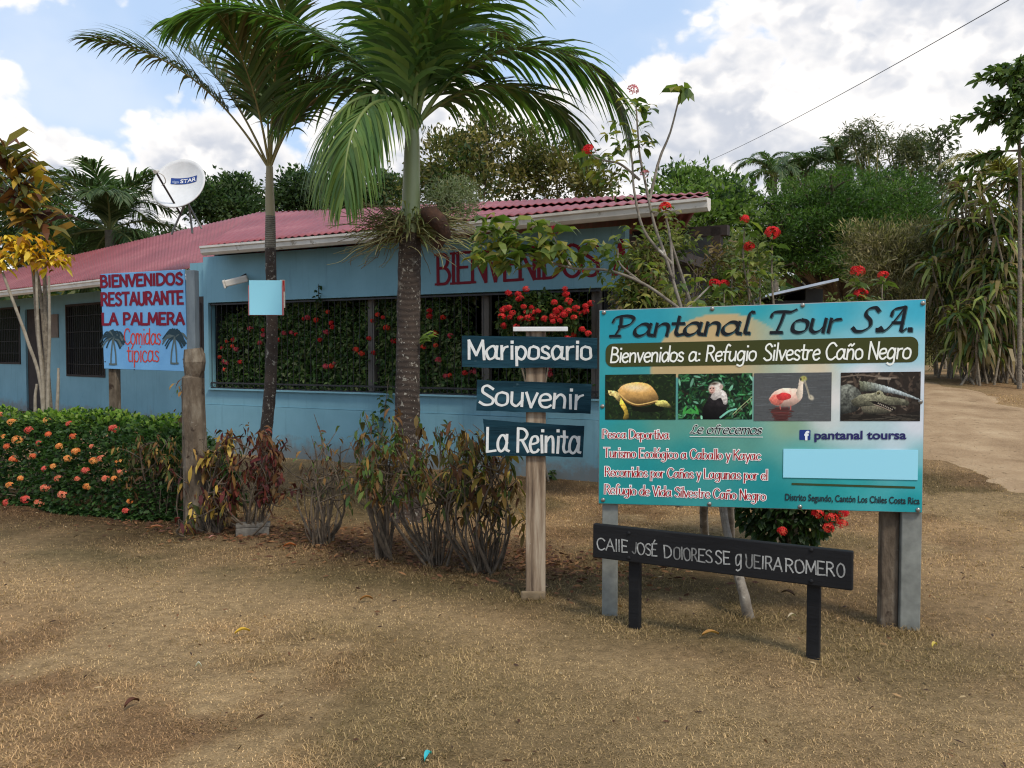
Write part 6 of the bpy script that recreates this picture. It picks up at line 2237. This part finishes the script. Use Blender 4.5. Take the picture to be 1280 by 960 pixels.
mbs.build('stems', mat_noise('grey_stem', [(.3, srgb(124, 114, 98)), (.7, srgb(164, 154, 136))], 16, .85, bump=.4), cro); mbl.build('leaves', M['leaf'], cro)

# lily under the restaurant board
lb0 = np.array([(185 - 640) / FPX * 10.6, 10.6, 0.])
mb = MB()
n = 34; a = rng.uniform(0, 2 * math.pi, n)
leaves(mb, np.stack([rng.normal(size=n) * .12, rng.normal(size=n) * .08, np.full(n, .25)], 1), np.stack([np.cos(a) * .5, np.sin(a) * .4, np.full(n, 1.0)], 1), rng.uniform(.6, 1.15, n), .06, pick([(112, 134, 66), (92, 114, 58), (132, 146, 76)], n), .7)
for k in range(12):
    x = rng.normal() * .12; tube(mb, [(x, rng.normal() * .08, -.02), (x * 1.1, 0, .7)], [.035, .022], 7, srgb(110, 130, 64), 0)
tag(mb.build('strap_lily', M['leaf'], None, lb0), 'green strap leaved lily clump below the restaurant board behind the hedge', 'plant')

# ---- plants inside the barred window
WG = 'plants behind the window bars'
hw_ = lambda x, y, z: HO + HX * x + HY * y + np.array([0, 0, z])
specs = [(300, 445, .26, .34, 'leafy red flowered plant at the left end of the barred window', 7), (352, 420, .42, .40, 'dark bushy plant with red blooms right of the slim palm behind the bars', 8), (405, 415, .42, .46, 'tall dark plant with pink blooms in the middle of the left window bay', 6),
         (440, 445, .34, .36, 'broad leaved dark plant before the first inner window post', 2), (490, 420, .3, .44, 'small red flowered plant between inner post and big palm behind bars', 5), (545, 420, .36, .42, 'red flowered plant just right of the big palm behind the bars', 7), (585, 470, .3, .22, 'low plant in shadow left of the signpost behind the bars', 2), (690, 440, .5, .36, 'dark plant behind the bars beyond the painted signpost', 5)]
for px, py, rx, rz, lab, nf in specs:
    c3 = H(px, py, .40)
    base = hw_(c3[0], .40, .12)
    root = thing('window_plant', lab, 'plant', base, HA, WG)
    zc = c3[2] - .12
    n = int(10500 * rx * rz / .15)
    p = rdir(n) * np.array([rx * 1.55, .24, rz * 1.25]) * (1 - .6 * rng.random((n, 1)) ** 2) + np.array([0, 0, zc])
    p = p * (.62 + .8 * fbm(p[:, 0] * 6 + px, p[:, 2] * 6, 1, 17))[:, None] + np.array([0, 0, zc * .12])
    nlow = n // 3
    p[:nlow] = np.stack([rng.normal(size=nlow) * rx * .8, rng.normal(size=nlow) * .12, rng.uniform(.75, zc, nlow)], 1)
    p[:, 1] = np.maximum(p[:, 1], -.2)
    L = rng.uniform(.05, .11, n)
    mbl = MB(); leaves(mbl, p, rdir(n, .2), L, L * .45, pick([(98, 124, 68), (78, 106, 60), (118, 138, 80), (136, 142, 98), (66, 90, 52)], n), .5); mbl.build('foliage', M['leaf_gloss'], root)
    mbs = MB()
    for k in range(9):
        e = np.array([rng.uniform(-.7, .7) * rx, rng.normal() * .1, zc + rng.uniform(-.3, .8) * rz])
        stem(mbs, [(rng.normal() * .04, rng.normal() * .04, .3), e * np.array([.6, 1, .7]), e], .009, .004, 5)
    mbs.build('stems', M['twig_dark'], root)
    mb = MB(); tube(mb, [(0, 0, 0), (0, 0, .28), (0, 0, .30), (0, 0, .36)], [.12, .16, .18, .18], 16)
    mb.build('flower_pot', mat_noise('terracotta', [(.3, srgb(136, 72, 54)), (.7, srgb(160, 92, 70))], 8, .8), root)
    for k in range(nf + 3):
        a = rng.uniform(0, 2 * math.pi); q_ = rng.uniform(.3, .95)
        mb = MB(); floret_ball(mb, np.zeros(3), rng.uniform(.028, .055), int(rng.integers(12, 30)), [[(206, 42, 44), (222, 66, 58)], [(214, 96, 104), (196, 60, 70)], [(226, 60, 44), (236, 90, 62)]][rng.integers(3)], .2, .02, (0, -1, 0))
        mb.build('flower_head', M['petal'], root, (math.cos(a) * rx * q_ * 1.2, -.22, zc + math.sin(a) * rz * q_))
# bright ixora outside the wall beyond the signpost
xb = H(672, 420, -.35)
base = hw_(xb[0], -.35, 0)
root = thing('flowering_shrub', 'shrub covered in scarlet flowers against the window above the painted signpost', 'shrub', base, HA)
mbl, mbs = MB(), MB()
n = 1700
zc = 2.0
p = rdir(n, .2) * np.array([.55, .2, .33]) * (1 - .5 * rng.random((n, 1)) ** 2) + np.array([0, 0, zc])
L = rng.uniform(.06, .12, n)
leaves(mbl, p, rdir(n, .3), L, L * .42, pick([(78, 98, 52), (62, 84, 46), (98, 112, 60)], n), .5)
for k in range(12):
    e = np.array([rng.uniform(-.45, .45), rng.normal() * .08, zc + rng.uniform(-.2, .25)])
    stem(mbs, [(rng.normal() * .05, rng.normal() * .05, -.03), (e[0] * .3, 0, .9), e * np.array([.8, 1, .85]), e], .016, .005, 6)
mbs.build('stems', M['twig'], root); mbl.build('foliage', M['leaf_gloss'], root)
for k in range(52):
    px, py = rng.uniform(628, 744), 388 + rng.normal() * 17
    l = H(px, py, -.55); mb = MB()
    floret_ball(mb, np.zeros(3), rng.uniform(.03, .058), int(rng.integers(12, 30)), [(214, 44, 48), (196, 36, 44), (228, 80, 70)], .4, .02, (0, -1, 0))
    mb.build('flower_head', M['petal'], root, (l[0] - xb[0], -.2 + rng.normal() * .03, l[2]))

# seedlings against the blue wall
for px0, py0, tops, lab in ((468, 562, [(482, 500), (472, 520), (486, 470)], 'thin leafy seedling leaning on the blue wall left of the big palm'), (232, 0, [(316, 505)], ''), (690, 607, [(690, 590)], 'tiny green weed at the foot of the blue wall beside the signpost')):
    if not lab: continue
    w = hplane(px0, py0, HO - HY * .12, HY)
    w[2] = 0
    root = thing('seedling', lab, 'plant', w)
    mbs, mbl = MB(), MB()
    for px, py in tops:
        e = hplane(px, py, HO - HY * .1, HY) - w
        stem(mbs, [(0, 0, -.02), e * .5 + np.array([.03, 0, 0]), e], .009, .004, 5)
        for s in (.45, .7, .85, 1.0):
            rosette(mbl, e * s, 4, .16 if len(tops) > 1 else .12, [(74, 92, 52), (92, 110, 60)], .4)
    mbs.build('stems', M['twig'], root); mbl.build('leaves', M['leaf_gloss'], root)
w = hplane(398, 372, HO - HY * .05, HY)
mb = MB()
for k in range(5):
    rosette(mb, np.array([0, 0, -.05 + .05 * k]), 3, .09, [(52, 74, 48)], .5)
tube(mb, [(0, .04, -.15), (0, 0, .2)], [.006, .004], 5, srgb(80, 80, 60))
tag(mb.build('wall_sprig', M['leaf_gloss'], None, w), 'little leafy sprig growing out of the bars at the top of the window', 'plant')

# ---- shed beyond the bushes
sb = gb(1000, 18)
shed = thing('shed', 'small shed with pale blue grey metal roof far behind the billboard', 'shed', sb, R(-6))
S2 = lambda px, py: P(px, py, 18) - sb
mb = MB()
zl, zr = S2(962, 372)[2], S2(1040, 354)[2]
xl, xr = S2(955, 0)[0], S2(1042, 0)[0]
V = []
for y in (-.6, 2.6):
    V += [[xl, y, zl - .02], [xr, y, zr], [xr, y, zr + .05], [xl, y, zl + .03]]
V = np.array(V); mb.add(V[[0, 1, 5, 4, 3, 2, 6, 7]], BOXF)
mb.build('roof', mat_noise('blue_grey_metal', [(.3, srgb(150, 162, 178)), (.7, srgb(184, 194, 206))], 3, .5), shed)
mb = MB(); box(mb, xl + .25, xr - .15, 0, 2.2, 0, zl - .06); box(mb, xr - .5, xr - .15, 0, 2.2, zl - .06, zr - .12); mb.build('wall', m_inner, shed)

# ---- overhead line
mb = MB()
pA, pB = P(855, 214, 60), P(1420, -92, 16)
s = np.linspace(0, 1, 40)[:, None]
ln = pA * (1 - s) + pB * s; ln[:, 2] -= .9 * (4 * s * (1 - s))[:, 0] * .35
tube(mb, ln, .011, 6)
tag(mb.build('power_line', m_iron), 'thin dark overhead cable slanting across the clouds', 'cable')

# ---- small things on the ground
def fallen(px, py, L, col, label, rz):
    p = G(px, py)
    mb = MB()
    u = np.linspace(0, 1, 9)
    w = np.sin(np.pi * u ** .8) * L * .16 + .001
    z = .022 + .02 * np.sin(u * 3) + .006
    V = np.concatenate([np.stack([u * L - L / 2, w, z + .008], 1), np.stack([u * L - L / 2, u * 0, z - .004], 1), np.stack([u * L - L / 2, -w, z + .008], 1)])
    i = np.arange(8)
    F = np.concatenate([np.stack([i + k * 9, i + 1 + k * 9, i + 10 + k * 9, i + 9 + k * 9], 1) for k in (0, 1)])
    mb.add(V, F, srgb(*col), 0, True)
    o = mb.build('fallen_leaf', M['dryleaf'], None, p)
    o.rotation_euler = (0, 0, rz)
    if 'scrap lying' in label:
        o.name = 'paper_scrap'; tag(o, label, 'litter')
    else:
        tag(o, label, 'leaf', 'fallen leaves on the lawn')


for a_ in ((303, 797, .085, (214, 172, 66), 'bright yellow fallen leaf on the open foreground lawn', .5), (458, 755, .08, (150, 104, 58), 'tan fallen leaf on the grass below the dry shrubs', .2), (165, 888, .08, (96, 62, 48), 'dark curled brown leaf in the lower left foreground', 1.1),
           (888, 800, .10, (176, 130, 72), 'orange tan leaf lying in front of the black street board', .15), (362, 687, .1, (172, 98, 54), 'orange fallen leaf under the bare twiggy shrub', .1), (266, 677, .07, (186, 134, 124), 'pink fallen petal leaf near the old post foot', .7), (195, 664, .11, (182, 116, 88), 'pale orange leaf on the earth by the hedge end', .2),
           (985, 748, .09, (84, 60, 46), 'brown leaf on the grass behind the black street board leg', 2.4), (990, 778, .06, (196, 178, 150), 'pale leaf between the black board legs', .3), (1168, 815, .05, (206, 182, 92), 'small yellow leaf right of the steel billboard post', .6), (535, 956, .06, (70, 190, 200), 'turquoise scrap lying on the grass at the bottom of the picture', 1.2), (248, 841, .03, (220, 214, 200), 'tiny whitish leaf scrap on the foreground lawn', .2)):
    fallen(*a_)
cbk = G(316, 668)
mb = MB(); box(mb, -.14, .14, -.07, .07, -.03, .07); box(mb, -.14, .15, -.065, .06, .071, .105)
o = mb.build('concrete_block', mat_noise('old_concrete', [(.3, srgb(84, 78, 70)), (.7, srgb(124, 118, 108))], 14, .9, bump=.5), None, cbk); o.rotation_euler = (0, 0, R(14)); bevel(o, .008)
tag(o, 'small grey concrete block half hidden under the red leaved shrub', 'block')
# litter of dead leaves under the bushes
mb = MB()
n = 2600
s = rng.random(n)
bx = -3.4 + s * 4.2; by = 8.3 - s * 2.2
X = bx + rng.normal(size=n) * .35; Y = by + rng.normal(size=n) * .28
a = rng.uniform(0, 2 * math.pi, n)
leaves(mb, np.stack([X, Y, hz(X, Y) + rng.uniform(.005, .03, n)], 1), np.stack([np.cos(a), np.sin(a), rng.normal(size=n) * .12], 1), rng.uniform(.03, .08, n), .018, pick([(120, 80, 56), (94, 66, 48), (144, 104, 70), (84, 56, 44)], n), .1)
tag(mb.build('leaf_litter', M['dryleaf']), kind='stuff')

# odd dead leaves and chips scattered over the whole lawn
mb = MB()
n = 900
Y = 3.2 + 6.5 * rng.random(n) ** .8; X = rng.uniform(-1, 1, n) * .6 * Y
a = rng.uniform(0, 2 * math.pi, n)
leaves(mb, np.stack([X, Y, hz(X, Y) + rng.uniform(.008, .026, n)], 1), np.stack([np.cos(a), np.sin(a), rng.normal(size=n) * .15], 1), rng.uniform(.012, .05, n), rng.uniform(.004, .014, n), pick([(120, 84, 58), (88, 62, 46), (168, 132, 92), (70, 52, 42), (196, 170, 130)], n), .2)
tag(mb.build('lawn_litter', M['dryleaf']), kind='stuff')
